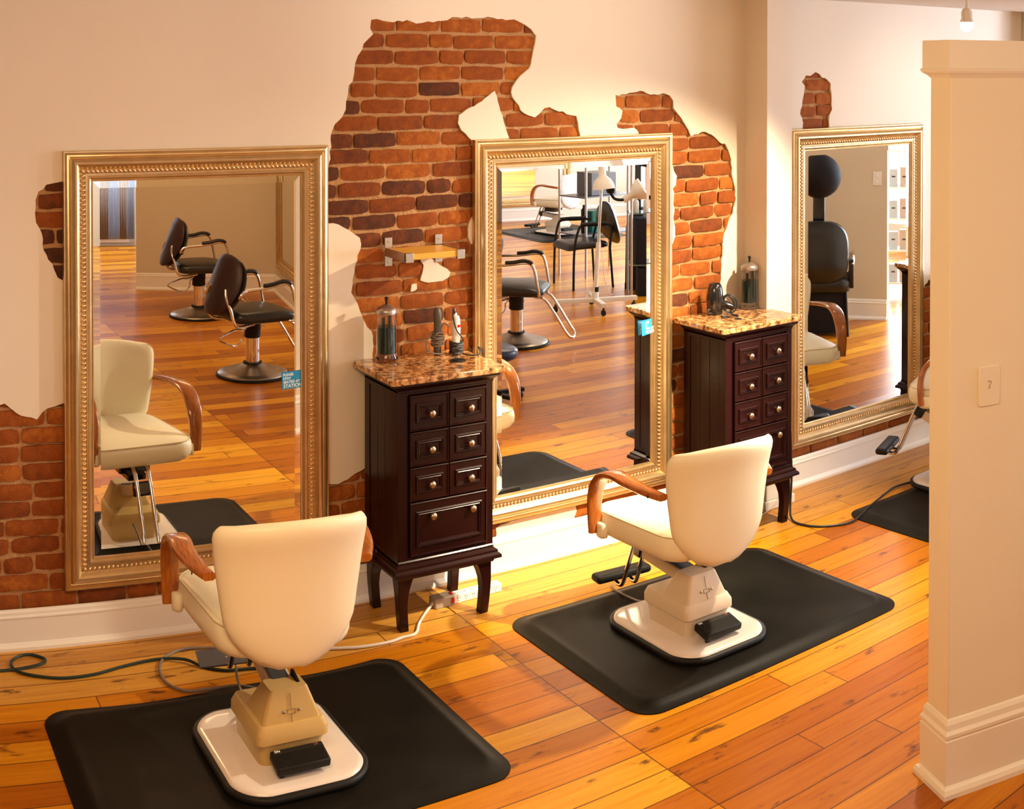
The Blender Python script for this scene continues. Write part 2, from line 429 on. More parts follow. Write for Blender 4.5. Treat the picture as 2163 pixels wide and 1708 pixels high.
def brick_material():
    m = bpy.data.materials.new('old_red_brick'); m.use_nodes = True
    nt = m.node_tree; N = nt.nodes; L = nt.links; p = N['Principled BSDF']
    at = N.new('ShaderNodeAttribute'); at.attribute_name = 'tone'
    tc = N.new('ShaderNodeTexCoord')
    n = N.new('ShaderNodeTexNoise'); n.inputs['Scale'].default_value = 22; n.inputs['Detail'].default_value = 7; n.inputs['Roughness'].default_value = 0.7; L.new(tc.outputs['Object'], n.inputs['Vector'])
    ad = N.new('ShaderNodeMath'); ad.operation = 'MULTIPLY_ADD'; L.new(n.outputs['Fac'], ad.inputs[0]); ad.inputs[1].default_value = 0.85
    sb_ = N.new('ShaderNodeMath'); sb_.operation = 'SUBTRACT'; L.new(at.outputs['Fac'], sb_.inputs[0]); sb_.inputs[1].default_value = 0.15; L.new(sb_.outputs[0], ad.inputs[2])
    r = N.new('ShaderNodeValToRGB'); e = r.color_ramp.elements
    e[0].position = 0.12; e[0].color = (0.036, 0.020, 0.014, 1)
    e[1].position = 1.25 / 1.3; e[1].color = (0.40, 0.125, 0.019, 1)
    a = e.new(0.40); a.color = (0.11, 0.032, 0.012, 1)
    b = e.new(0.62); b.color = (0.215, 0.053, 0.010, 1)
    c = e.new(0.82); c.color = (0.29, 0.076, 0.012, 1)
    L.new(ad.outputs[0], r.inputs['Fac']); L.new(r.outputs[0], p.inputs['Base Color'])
    n2 = N.new('ShaderNodeTexNoise'); n2.inputs['Scale'].default_value = 120; n2.inputs['Detail'].default_value = 5; L.new(tc.outputs['Object'], n2.inputs['Vector'])
    bp = N.new('ShaderNodeBump'); bp.inputs['Strength'].default_value = 0.7; bp.inputs['Distance'].default_value = 0.004; L.new(n2.outputs['Fac'], bp.inputs['Height']); L.new(bp.outputs[0], p.inputs['Normal'])
    p.inputs['Roughness'].default_value = 0.85; p.inputs['Specular IOR Level'].default_value = 0.2
    return m
M['brick'] = brick_material()
M['mortar'] = mat('lime_mortar', (0.52, 0.30, 0.145), 0.95, spec=0.1, bump=(55, 1.0, 0.008), noise=(16, 0.7, (0.40, 0.205, 0.085)))

# outlines of the torn plaster on the mirrored wall, metres (x, z)
HOLE_MAIN = [(2.259, 2.433), (2.287, 2.437), (2.343, 2.426), (2.428, 2.435), (2.473, 2.42), (2.53, 2.431), (2.599, 2.434), (2.646, 2.451), (2.717, 2.454), (2.776, 2.449), (2.849, 2.453), (2.902, 2.448), (2.984, 2.439), (3.021, 2.424), (3.052, 2.404), (3.079, 2.376), (3.072, 2.334), (3.062, 2.297), (3.052, 2.248), (3.026, 2.217), (2.996, 2.196), (2.972, 2.17), (2.952, 2.143), (2.954, 2.101), (2.972, 2.079), (2.996, 2.043), (3.034, 2.019), (3.072, 2.008), (3.097, 2.024), (3.123, 2.049), (3.149, 2.053), (3.18, 2.04), (3.226, 2.032), (3.266, 2.014), (3.3, 2.009), (3.311, 1.972), (3.321, 1.921), (3.321, 1.823), (3.691, 1.807), (3.663, 1.915), (3.634, 1.945), (3.592, 1.942), (3.536, 1.948), (3.528, 1.966), (3.555, 1.992), (3.564, 2.026), (3.527, 2.049), (3.522, 2.104), (3.583, 2.106), (3.648, 2.116), (3.691, 2.118), (3.734, 2.102), (3.777, 2.101), (3.812, 2.108), (3.851, 2.096), (3.872, 2.072), (3.875, 2.035), (3.902, 2.007), (3.941, 1.964), (3.971, 1.924), (3.986, 1.893), (4.032, 1.903), (4.078, 1.913), (4.125, 1.895), (4.172, 1.858), (4.211, 1.849), (4.236, 1.807), (4.252, 1.747), (4.262, 1.674), (4.279, 1.625), (4.285, 1.564), (4.269, 1.493), (4.231, 1.435), (4.206, 1.39), (4.196, 1.307), (4.187, 1.212), (4.178, 1.141), (4.175, 1.081), (4.128, 1.027), (4.112, 0.91), (4.082, 0.535), (4.099, 0.198), (4.099, 0.08), (-2.9, 0.08), (-2.9, 0.953), (0.592, 0.953), (0.702, 0.943), (0.72, 0.948), (0.742, 0.929), (0.766, 0.909), (0.803, 0.893), (0.846, 0.88), (0.868, 0.908), (0.887, 0.921), (0.915, 0.927), (0.946, 0.936), (1.037, 0.953), (1.459, 0.716), (1.988, 0.512), (2.047, 0.514), (2.105, 0.503), (2.148, 0.517), (2.181, 0.536), (2.236, 0.558), (2.247, 0.727), (2.265, 1.004), (2.265, 1.104), (2.259, 1.125), (2.237, 1.147), (2.222, 1.178), (2.204, 1.219), (2.193, 1.25), (2.178, 1.275), (2.165, 1.297), (2.172, 1.33), (2.178, 1.37), (2.183, 1.409), (2.194, 1.448), (2.209, 1.477), (2.211, 1.496), (2.205, 1.522), (2.183, 1.537), (2.151, 1.559), (2.108, 1.583), (2.065, 1.589), (2.033, 1.595), (2.033, 1.819), (2.061, 1.828), (2.072, 1.857), (2.068, 1.887), (2.076, 1.906), (2.072, 1.936), (2.081, 1.975), (2.093, 2.0), (2.124, 2.027), (2.141, 2.058), (2.143, 2.091), (2.152, 2.121), (2.156, 2.16), (2.173, 2.176), (2.18, 2.209), (2.184, 2.248), (2.197, 2.282), (2.217, 2.308), (2.224, 2.333), (2.239, 2.347), (2.268, 2.373), (2.254, 2.397)]
HOLE_LEFT = [(0.951, 1.798), (0.887, 1.786), (0.856, 1.76), (0.845, 1.729), (0.842, 1.678), (0.846, 1.641), (0.862, 1.615), (0.871, 1.553), (0.893, 1.497), (0.916, 1.458), (0.93, 1.426), (0.949, 1.414), (0.983, 1.413), (0.984, 1.795)]
HOLE_TOP = [(4.755, 2.157), (4.787, 2.192), (4.82, 2.189), (4.86, 2.21), (4.911, 2.179), (4.952, 2.168), (4.978, 2.147), (4.984, 2.096), (4.989, 2.005), (4.97, 1.974), (4.968, 1.907), (4.969, 1.826), (4.768, 1.835), (4.762, 1.913), (4.756, 1.964), (4.742, 1.987), (4.756, 2.025), (4.761, 2.06), (4.772, 2.098), (4.777, 2.135)]
HOLE_RIGHT = [(4.66, 0.08), (4.66, 0.35), (5.6, 0.35), (5.734, 0.881), (5.778, 0.918), (5.831, 0.968), (5.958, 0.923), (6.3, 0.923), (6.3, 0.08)]
ISLANDS = [[(2.861, 2.129), (2.873, 2.102), (2.885, 2.06), (2.902, 2.018), (2.917, 1.965), (2.929, 1.933), (2.959, 1.858), (2.752, 1.844), (2.747, 1.913), (2.716, 1.943), (2.693, 1.96), (2.676, 1.991), (2.681, 2.026), (2.716, 2.048), (2.776, 2.076), (2.812, 2.098), (2.849, 2.123)], [(2.502, 1.423), (2.529, 1.425), (2.552, 1.407), (2.587, 1.38), (2.622, 1.361), (2.638, 1.345), (2.629, 1.325), (2.598, 1.311), (2.559, 1.31), (2.529, 1.309), (2.49, 1.322), (2.501, 1.356), (2.506, 1.386), (2.492, 1.407)], [(2.449, 1.309), (2.472, 1.309), (2.474, 1.287), (2.463, 1.28), (2.444, 1.277)], [(3.863, 1.765), (3.878, 1.725), (3.896, 1.701), (3.89, 1.66), (3.87, 1.642), (3.879, 1.619), (3.873, 1.568), (3.882, 1.533), (3.873, 1.503), (3.885, 1.451), (3.885, 1.405), (3.87, 1.372), (3.823, 1.364), (3.822, 1.767)], [(2.752, 1.585), (2.735, 1.559), (2.726, 1.525), (2.728, 1.493), (2.742, 1.461), (2.776, 1.448), (2.776, 1.584)], [(2.868, 0.189), (2.897, 0.198), (2.947, 0.205), (3.098, 0.219), (3.254, 0.228), (3.286, 0.226), (3.302, 0.179), (3.288, 0.156), (3.307, 0.134), (3.254, 0.119), (2.997, 0.11), (2.868, 0.115)]]

# ------------------------------------------------------------------ the setting
def rough_line(pts, rnd, amp=0.006, step=0.02):
    """breaks straight runs of an outline into a torn edge"""
    out = []; n = len(pts)
    for i in range(n):
        a = Vector(pts[i]); b = Vector(pts[(i + 1) % n]); d = (b - a).length
        k = max(1, int(d / step)) if d < 1.2 else 1
        nrm = Vector((-(b - a).y, (b - a).x)) / max(d, 1e-6)
        out.append(a)
        for j in range(1, k):
            out.append(a.lerp(b, j / k) + nrm * rnd.uniform(-amp, amp))
    return out

def sheet(name, outer, holes, y0, y1, mats, parent=None):
    """plaster sheet in the xz plane with holes; y0 = room face, y1 = back face"""
    cu = bpy.data.curves.new(name, 'CURVE'); cu.dimensions = '2D'; cu.fill_mode = 'BOTH'; cu.extrude = abs(y1 - y0) / 2
    for loop in [outer] + holes:
        s = cu.splines.new('POLY'); s.points.add(len(loop) - 1); s.use_cyclic_u = True
        for i, q in enumerate(loop): s.points[i].co = (q[0], q[1], 0, 1)
    tmp = bpy.data.objects.new(name, cu); COL.objects.link(tmp)
    dg = bpy.context.evaluated_depsgraph_get()
    me = bpy.data.meshes.new_from_object(tmp.evaluated_get(dg)); bpy.data.objects.remove(tmp)
    me.transform(Matrix.Translation((0, (y0 + y1) / 2, 0)) @ Matrix.Rotation(PI / 2, 4, 'X'))
    bm = bmesh.new(); bm.from_mesh(me); bmesh.ops.remove_doubles(bm, verts=bm.verts, dist=1e-6); bmesh.ops.recalc_face_normals(bm, faces=bm.faces)
    bm.to_mesh(me); bm.free()
    me.materials.clear()
    for m_ in mats: me.materials.append(m_)
    for p in me.polygons: p.material_index = 0 if abs(p.normal.y) > 0.5 else 1
    o = bpy.data.objects.new(name, me); COL.objects.link(o)
    if parent: o.parent = parent
    return o

rnd = random.Random(7)
holes = [rough_line(h, rnd) for h in (HOLE_MAIN, HOLE_LEFT, HOLE_TOP, HOLE_RIGHT)]
wall_back = sheet('wall_back', [(-3.0, 0), (12.0, 0), (12.0, 2.62), (-3.0, 2.62)], holes, 0.0, 0.022, [M['plaster'], M['plaster_edge']])
finish(wall_back, kind='structure')
for isl in ISLANDS:
    sheet('plaster_fragment', rough_line(isl, rnd, 0.004, 0.02), [], 0.0, 0.022, [M['plaster'], M['plaster_edge']], wall_back)

def inside(x, z, poly):
    c = False; j = len(poly) - 1
    for i in range(len(poly)):
        xi, zi = poly[i]; xj, zj = poly[j]
        if (zi > z) != (zj > z) and x < (xj - xi) * (z - zi) / (zj - zi) + xi: c = not c
        j = i
    return c

def build_bricks():
    rb = random.Random(21)
    mb = MB(); tone = []
    lines = [2.38 + 0.0698 * k for k in range(2, 0, -1)] + [2.38 - 0.0695 * k for k in range(22)] + [0.85 - 0.0713 * k for k in range(0, 12)]
    polys = [[tuple(q) for q in h] for h in (HOLE_MAIN, HOLE_LEFT, HOLE_TOP, HOLE_RIGHT)]
    mb.cur = 0
    for r in range(len(lines) - 1):
        zt, zb = lines[r] - 0.0055, lines[r + 1] + 0.0065
        if zt - zb < 0.03: continue
        header = False
        x = -3.0 - (0.10 if r % 2 else 0.0) - rb.uniform(0, 0.03)
        while x < 6.4:
            L = (0.098 if header else 0.200) + rb.uniform(-0.012, 0.012)
            if rb.random() < 0.10: L *= 0.55
            x1 = x + L
            hit = False
            for px in (x - .02, (x + x1) / 2, x1 + .02):
                for pz in (zt + .01, (zt + zb) / 2, zb - .01):
                    if any(inside(px, pz, P) for P in polys): hit = True
            if hit:
                xm = (x + x1) / 2; zm = (zt + zb) / 2
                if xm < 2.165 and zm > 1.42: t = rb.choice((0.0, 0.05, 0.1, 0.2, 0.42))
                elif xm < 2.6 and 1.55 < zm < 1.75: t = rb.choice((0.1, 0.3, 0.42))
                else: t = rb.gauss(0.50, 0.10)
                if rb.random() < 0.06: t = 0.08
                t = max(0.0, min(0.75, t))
                yf = rb.uniform(0.003, 0.009)
                nx = 7; nz = 4; g = []
                tilt = rb.uniform(-.002, .002)
                jz = rb.uniform(-.003, .003)
                for a in range(nz):
                    for b in range(nx):
                        u = b / (nx - 1); w = a / (nz - 1)
                        ux = x + (x1 - x) * u; uz = zb + jz + (zt - zb) * w + tilt * (u - .5) * 2
                        e = 0.0
                        if b in (0, nx - 1): e += 0.003 + rb.uniform(0, .002)
                        if a in (0, nz - 1): e += 0.003 + rb.uniform(0, .002)
                        if b in (0, nx - 1) and a in (0, nz - 1):
                            ux += (0.003 if b == 0 else -0.003); uz += (0.003 if a == 0 else -0.003)
                        g.append((ux + rb.uniform(-.0022, .0022), yf + e + rb.uniform(-.0012, .0012), uz + rb.uniform(-.0022, .0022)))
                base = len(g)
                border = [b for b in range(nx)] + [a * nx + nx - 1 for a in range(1, nz)] + [(nz - 1) * nx + b for b in range(nx - 2, -1, -1)] + [a * nx for a in range(nz - 2, 0, -1)]
                bk = [(g[i][0], 0.032, g[i][2]) for i in border]
                fs = [(a * nx + b, a * nx + b + 1, (a + 1) * nx + b + 1, (a + 1) * nx + b) for a in range(nz - 1) for b in range(nx - 1)]
                m_ = len(border)
                fs += [(border[i], border[(i + 1) % m_], base + (i + 1) % m_, base + i) for i in range(m_)]
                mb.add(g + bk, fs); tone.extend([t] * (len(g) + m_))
            x = x1 + rb.uniform(0.009, 0.013)
    # the mortar bed behind the bricks, a rough grid
    mb.cur = 1
    x0, x1, z0, z1, d = -3.0, 6.4, 0.02, 2.50, 0.03
    nx = int((x1 - x0) / d); nz = int((z1 - z0) / d)
    vs = [(x0 + (x1 - x0) * i / nx, 0.0175 + rb.uniform(-.0025, .0025), z0 + (z1 - z0) * j / nz) for j in range(nz + 1) for i in range(nx + 1)]
    fs = [(j * (nx + 1) + i, j * (nx + 1) + i + 1, (j + 1) * (nx + 1) + i + 1, (j + 1) * (nx + 1) + i) for j in range(nz) for i in range(nx)]
    mb.add(vs, fs); tone.extend([0.0] * len(vs))
    mb.attr['tone'] = tone
    o = mb.build('brick_surface', [M['brick'], M['mortar']], wall_back, smooth=True, angle=60)
    return o
build_bricks()
b = MB(); b.box(-3.0, 12.0, 0.036, 0.10, 0, 2.62); b.build('wall_core', M['mortar'], wall_back)

b = MB(); b.add([(-3.2, 0.1, 0), (12.0, 0.1, 0), (12.0, -11.4, 0), (-3.2, -11.4, 0), (-3.2, 0.1, -.1), (12.0, 0.1, -.1), (12.0, -11.4, -.1), (-3.2, -11.4, -.1)],
      [(0, 1, 2, 3), (4, 7, 6, 5), (0, 4, 5, 1), (1, 5, 6, 2), (2, 6, 7, 3), (3, 7, 4, 0)])
finish(b.build('floor', M['floor']), kind='structure')
b = MB(); b.box(-3.2, 12.0, -11.4, 0.1, 2.60, 2.70); finish(b.build('ceiling', M['ceiling']), kind='structure')

# chimney-like pier beside the second cabinet
b = MB(); b.box(4.345, 4.520, -0.165, 0.02, 0, 2.60)
finish(b.build('wall_pier', M['plaster']), kind='structure')
b = MB(); b.box(4.33, 4.535, -0.180, 0.0, 0, 0.045); b.box(4.338, 4.528, -0.172, 0.0, 0.045, 0.15)
finish(b.build('baseboard_pier', M['trim'], bevel=0.004), kind='structure')

def board_profile(y=-1):
    # (distance from wall, height)
    return [(0, 0.0), (0.030, 0.0), (0.030, 0.012), (0.022, 0.022), (0.020, 0.026), (0.016, 0.028), (0.016, 0.118), (0.019, 0.121), (0.019, 0.126), (0.013, 0.131), (0.012, 0.142), (0.007, 0.149), (0.0, 0.151)]
def baseboard(name, p0, p1, material, scale=1.0, kind='structure', parent=None, ext=0.0):
    """runs from p0 to p1, standing out to the right of the direction of travel"""
    a = Vector((*p0, 0)); c = Vector((*p1, 0)); d = (c - a).normalized(); n = Vector((d.y, -d.x, 0))
    prof = [(q[0], q[1] * scale) for q in board_profile()]
    mb = MB(); mb.loft([[a + n * h - d * ext * h / 0.03 + Vector((0, 0, z)) for h, z in prof], [c + n * h + d * ext * h / 0.03 + Vector((0, 0, z)) for h, z in prof]])
    o = mb.build(name, material, parent)
    if not parent: finish(o, kind=kind)
    return o
baseboard('baseboard_back', (-3.0, 0.0), (4.345, 0.0), M['trim'])
baseboard('baseboard_back_right', (4.52, 0.0), (11.8, 0.0), M['trim'])

def wall(name, p0, p1, material, z0=0.0, z1=2.60, th=0.10):
    """p0 -> p1, room side on the right of the direction of travel"""
    a = Vector((*p0, 0)); c = Vector((*p1, 0)); d = (c - a).normalized(); n = Vector((d.y, -d.x, 0))
    mb = MB(); q = [a, c, c - n * th, a - n * th]
    mb.prism([(v.x, v.y) for v in q], z0, z1)
    return finish(mb.build(name, material), kind='structure')

# partition at the right of the picture, standing at a slant
PC = Vector((3.000, -2.395)); PD = Vector((0.940, -0.342)).normalized(); PN = Vector((-PD.y, PD.x))   # PN points toward the mirror wall
def pp(a, c): v = PC + PD * a + PN * c; return (v.x, v.y)
def obox(mb, a0, a1, c0, c1, z0, z1): mb.prism([pp(a0, c0), pp(a1, c0), pp(a1, c1), pp(a0, c1)], z0, z1)
b = MB(); obox(b, 0.022, 1.15, 0.022, 0.145, 0, 2.235); wp = b.build('wall_partition', M['partition'], bevel=0.004); finish(wp, kind='structure')
def wrap(name, prof, material, mb=None):
    """moulding wrapped round the free end of the partition; prof=(stand-off, z)"""
    mb = MB(); rings = []
    for (a, c, da, dc) in ((1.15, 0.022, 0, -1), (0.022, 0.022, -1, -1), (0.022, 0.145, -1, 1), (1.15, 0.145, 0, 1)):
        rings.append([Vector((*pp(a + da * h, c + dc * h), z)) for h, z in prof])
    mb.loft(rings, False, False, closed=False)
    return finish(mb.build(name, material), kind='structure')
wrap('baseboard_partition', [(0.034, 0.0), (0.034, 0.014), (0.028, 0.026), (0.021, 0.030), (0.018, 0.034), (0.018, 0.168), (0.015, 0.171), (0.015, 0.175), (0.019, 0.178), (0.019, 0.188), (0.012, 0.198), (0.010, 0.215), (0.004, 0.226), (0.0, 0.230)], M['trim_partition'])
wrap('trim_1', [(0.0, 2.205), (0.004, 2.210), (0.010, 2.216), (0.020, 2.222), (0.024, 2.230), (0.024, 2.234), (0.019, 2.236), (0.019, 2.322), (-0.05, 2.322)], M['trim_partition'])
b = MB(); obox(b, 0.004, 1.16, 0.004, 0.163, 2.318, 2.3225); finish(b.build('trim_2', M['trim_partition']), kind='structure')

# painted-over outlet plate on the partition
wpan = math.atan2(PD.y, PD.x)
t = thing('outlet_plate', 'beige painted-over outlet plate on the right-hand partition wall', 'outlet', (*pp(0.165, 0.022), 1.243), wpan)
b = MB(); b.prism(rrect(-0.038, 0.038, -0.062, 0.062, 0.008), 0, 0.006, Matrix.Rotation(PI / 2, 4, 'X')); b.build('cover_plate', M['partition'], t, bevel=0.002)
b = MB(); b.tube(spline([(-.006, -.0062, .012), (-.002, -.0062, .016), (.006, -.0062, .013), (.004, -.0062, .006), (-.001, -.0062, .001), (.002, -.0062, -.004), (-.003, -.0062, -.008)], 4), 0.0009, 5)
b.build('socket_slot', mat('slot_brown', (0.20, 0.10, 0.04), 0.8), t)  # brown hooked line laid on the plate

# ---- the rest of the room, seen in the mirrors
wall('wall_rear', (4.48, -6.96), (3.19, -7.50), M['beige_rear'])
baseboard('baseboard_rear', (4.48, -6.96), (3.19, -7.50), M['trim'], 1.12)
wall('wall_rear_side', (4.10, -4.86), (4.48, -6.96), M['beige_rear'])
baseboard('baseboard_rear_side', (4.10, -4.86), (4.48, -6.96), M['trim'], 1.12)
wall('wall_far_left', (4.6, -10.42), (1.6, -10.95), M['beige_rear'])
wall('wall_far_right', (11.9, -10.25), (8.3, -10.96), M['plaster'])
baseboard('baseboard_far_right', (11.9, -10.25), (8.3, -10.96), M['trim'], 1.2)
wall('wall_tan', (8.372, -2.58), (7.45, -3.95), M['beige_rear'])
baseboard('baseboard_tan', (8.372, -2.58), (7.45, -3.95), M['trim'], 1.2)
wall('wall_left', (-3.0, -11.3), (-3.0, 0.02), M['beige_rear'])
wall('wall_front', (11.9, -11.3), (-3.0, -11.3), M['beige_rear'])
# window end of the shop
w = MB(); w.box(11.8, 11.9, -11.3, 0.02, 0, 0.35); w.box(11.8, 11.9, -11.3, 0.02, 2.35, 2.6)
for y0, y1 in ((-1.0, 0.02), (-2.75, -2.55), (-4.75, -4.45), (-6.75, -6.45), (-11.3, -8.6)): w.box(11.8, 11.9, y0, y1, 0.35, 2.35)
finish(w.build('wall_right', M['trim']), kind='structure')
for k, (y0, y1) in enumerate(((-2.55, -1.0), (-4.45, -2.75), (-6.45, -4.75), (-8.6, -6.75))):
    b = MB()
    for a0, a1, c0, c1 in ((y0, y0 + .05, .35, 2.35), (y1 - .05, y1, .35, 2.35), (y0, y1, .35, .41), (y0, y1, 2.29, 2.35), (y0, y1, 1.30, 1.34)): b.box(11.80, 11.86, a0, a1, c0, c1)
    wf = finish(b.build('window_%d' % (k + 1), M['trim']), kind='structure')
    b = MB(); b.box(11.87, 11.88, y0, y1, 0.35, 2.35); b.build('window_pane', M['sky_pane'], wf)
# corridor window behind the curtains
b = MB()
fa = Vector((3.95, -10.52)); fb = Vector((2.6, -10.76)); dd = (fb - fa).normalized(); nn_ = Vector((dd.y, -dd.x))
def fq(a, c): v = fa + dd * a + nn_ * c; return (v.x, v.y)
def fbox(mb, a0, a1, c0, c1, z0, z1): mb.prism([fq(a0, c0), fq(a1, c0), fq(a1, c1), fq(a0, c1)], z0, z1)
for a0, a1, z0, z1 in ((0, .06, .05, 2.2), (1.3, 1.36, .05, 2.2), (0, 1.36, .05, .12), (0, 1.36, 2.14, 2.2)): fbox(b, a0, a1, 0.0, 0.05, z0, z1)
wf = finish(b.build('window_5', M['trim']), kind='structure')
b = MB(); fbox(b, 0.05, 1.31, 0.01, 0.02, 0.10, 2.15); b.build('window_pane', M['sky_pane_dim'], wf)

# ------------------------------------------------------------------ gilt mirrors
MW, MH = 1.1037, 1.7022
def gilt_mirror(label, loc, rz=0.0, w=MW, h=MH):
    t = thing('gilt_mirror', label, 'mirror', loc, rz, 'tall gilt-framed mirrors')
    prof = [(0.0, 0.001), (0.0, 0.020), (0.002, 0.026), (0.006, 0.026), (0.010, 0.029), (0.017, 0.032), (0.021, 0.032), (0.023, 0.028), (0.027, 0.026), (0.029, 0.030), (0.035, 0.037), (0.043, 0.041), (0.051, 0.040), (0.058, 0.035), (0.064, 0.027), (0.069, 0.022),
            (0.071, 0.020), (0.086, 0.018), (0.088, 0.022), (0.092, 0.022), (0.094, 0.018), (0.097, 0.018), (0.099, 0.021), (0.105, 0.020), (0.111, 0.015), (0.113, 0.011), (0.116, 0.013), (0.119, 0.012), (0.120, 0.0075)]
    b = MB(); b.ring_frame(0, w, 0, h, prof)
    b.add([(0, -.001, 0), (w, -.001, 0), (w, -.001, h), (0, -.001, h)], [(0, 1, 2, 3)])
    b.build('frame', M['gold'], t, smooth=True, angle=28)
    # twisted rope bead, in one piece
    b = MB(); rc = 0.0785; pitch = 0.0185; rr = random.Random(3)
    def bead(cx, cz, ang):
        rings = []; L = 0.0125
        dx, dz = math.cos(ang), math.sin(ang)
        for s, q in ((-1, .15), (-.6, .8), (0, 1), (.6, .8), (1, .15)):
            ring = []
            for k in range(6):
                a = 2 * PI * k / 6
                o = 0.0056 * q * math.cos(a); yy = -0.0195 - 0.0072 * q * math.sin(a) - 0.002
                ring.append((cx + dx * L * s * .78 - dz * o, yy, cz + dz * L * s * .78 + dx * o))
            rings.append(ring)
        b.loft(rings)
    n = int((w - 2 * rc) / pitch)
    for i in range(n + 1):
        x = rc + (w - 2 * rc) * i / n
        bead(x, rc, math.radians(62)); bead(x, h - rc, math.radians(-58))
    n = int((h - 2 * rc) / pitch)
    for i in range(1, n):
        z = rc + (h - 2 * rc) * i / n
        bead(rc, z, math.radians(28)); bead(w - rc, z, math.radians(152))
    b.build('rope_moulding', M['rope'], t, smooth=True, angle=80)
    # bevelled plate: a flat field inside a sloping border
    b = MB(); i0, i1 = 0.117, 0.147; y0, y1 = -0.0072, -0.0086
    o_ = [(i0, y0, i0), (w - i0, y0, i0), (w - i0, y0, h - i0), (i0, y0, h - i0)]
    q_ = [(i1, y1, i1), (w - i1, y1, i1), (w - i1, y1, h - i1), (i1, y1, h - i1)]
    b.add(o_ + q_, [(0, 1, 5, 4), (1, 2, 6, 5), (2, 3, 7, 6), (3, 0, 4, 7), (4, 5, 6, 7)])
    b.build('mirror_glass', M['mirror'], t)
    return t
m1 = gilt_mirror('tall gold mirror at left behind the front cream chair, reflecting two black chairs', (0.949, 0.0, 0.213))
m2 = gilt_mirror('tall gold mirror between the two dark drawer cabinets', (2.745, 0.0, 0.215))
m3 = gilt_mirror('tall gold mirror at right beside the beige partition, reflecting a black hood dryer', (4.650, 0.0, 0.205))
va = Vector((4.48, -6.96)); vb = Vector((4.10, -4.86)); vd = (va - vb).normalized()
gp = vb + vd * 0.80; gn = Vector((-vd.y, vd.x)) * -1
m4 = gilt_mirror('gold mirror on a side wall, seen edge-on inside the left mirror', (gp.x - 0.004, gp.y - 0.0, 0.26), math.atan2(vd.y, vd.x))
m5 = gilt_mirror('gold mirror low on the far wall, seen inside the middle mirror', (10.45, -10.545, 0.20), math.atan2(-0.193, -0.981) , 1.35, 1.7)

def station_sign(label, loc, tilt, curl=0.0):
    t = thing('station_sign', label, 'sign', loc, 0, 'blue station signs stuck on the mirrors')
    t.rotation_euler = (0, tilt, 0)
    b = MB(); W2, H2 = 0.086, 0.070
    n = 8; vs = []; fs = []
    for j in range(2):
        for i in range(n + 1):
            u = i / n; yy = -0.001 - curl * (1 - u) ** 2
            vs += [(u * W2, yy, j * H2), (u * W2, yy - 0.0006, j * H2)]
    k = 2 * (n + 1)
    for i in range(n):
        a = 2 * i
        fs += [(a + 1, a + 3, k + a + 3, k + a + 1), (a, k + a, k + a + 2, a + 2), (a, a + 2, a + 3, a + 1), (k + a, k + a + 1, k + a + 3, k + a + 2)]
    fs += [(0, 1, k + 1, k), (2 * n, k + 2 * n, k + 2 * n + 1, 2 * n + 1)]
    b.add(vs, fs); b.build('card', M['blue_sign'], t)
    for s, z, sz in (('PLEASE', .0535, .0145), ('STAY', .0385, .0145), ('SEATED AT', .0235, .0145), ('STATION', .0055, .0195)):
        y = -0.0018 - curl * 0.45
        text_mesh(s, sz, M['sign_text'], 'lettering', t, Matrix.Translation((0.005, y, z)) @ Matrix.Rotation(PI / 2, 4, 'X'), 0.0002, 0.0004)
    return t
station_sign('blue PLEASE STAY SEATED AT STATION sign on the left mirror', (1.852, -0.0095, 0.924), math.radians(-2))
station_sign('blue PLEASE STAY SEATED AT STATION sign curling off the middle mirror', (3.665, -0.0095, 0.950), math.radians(-4), 0.012)

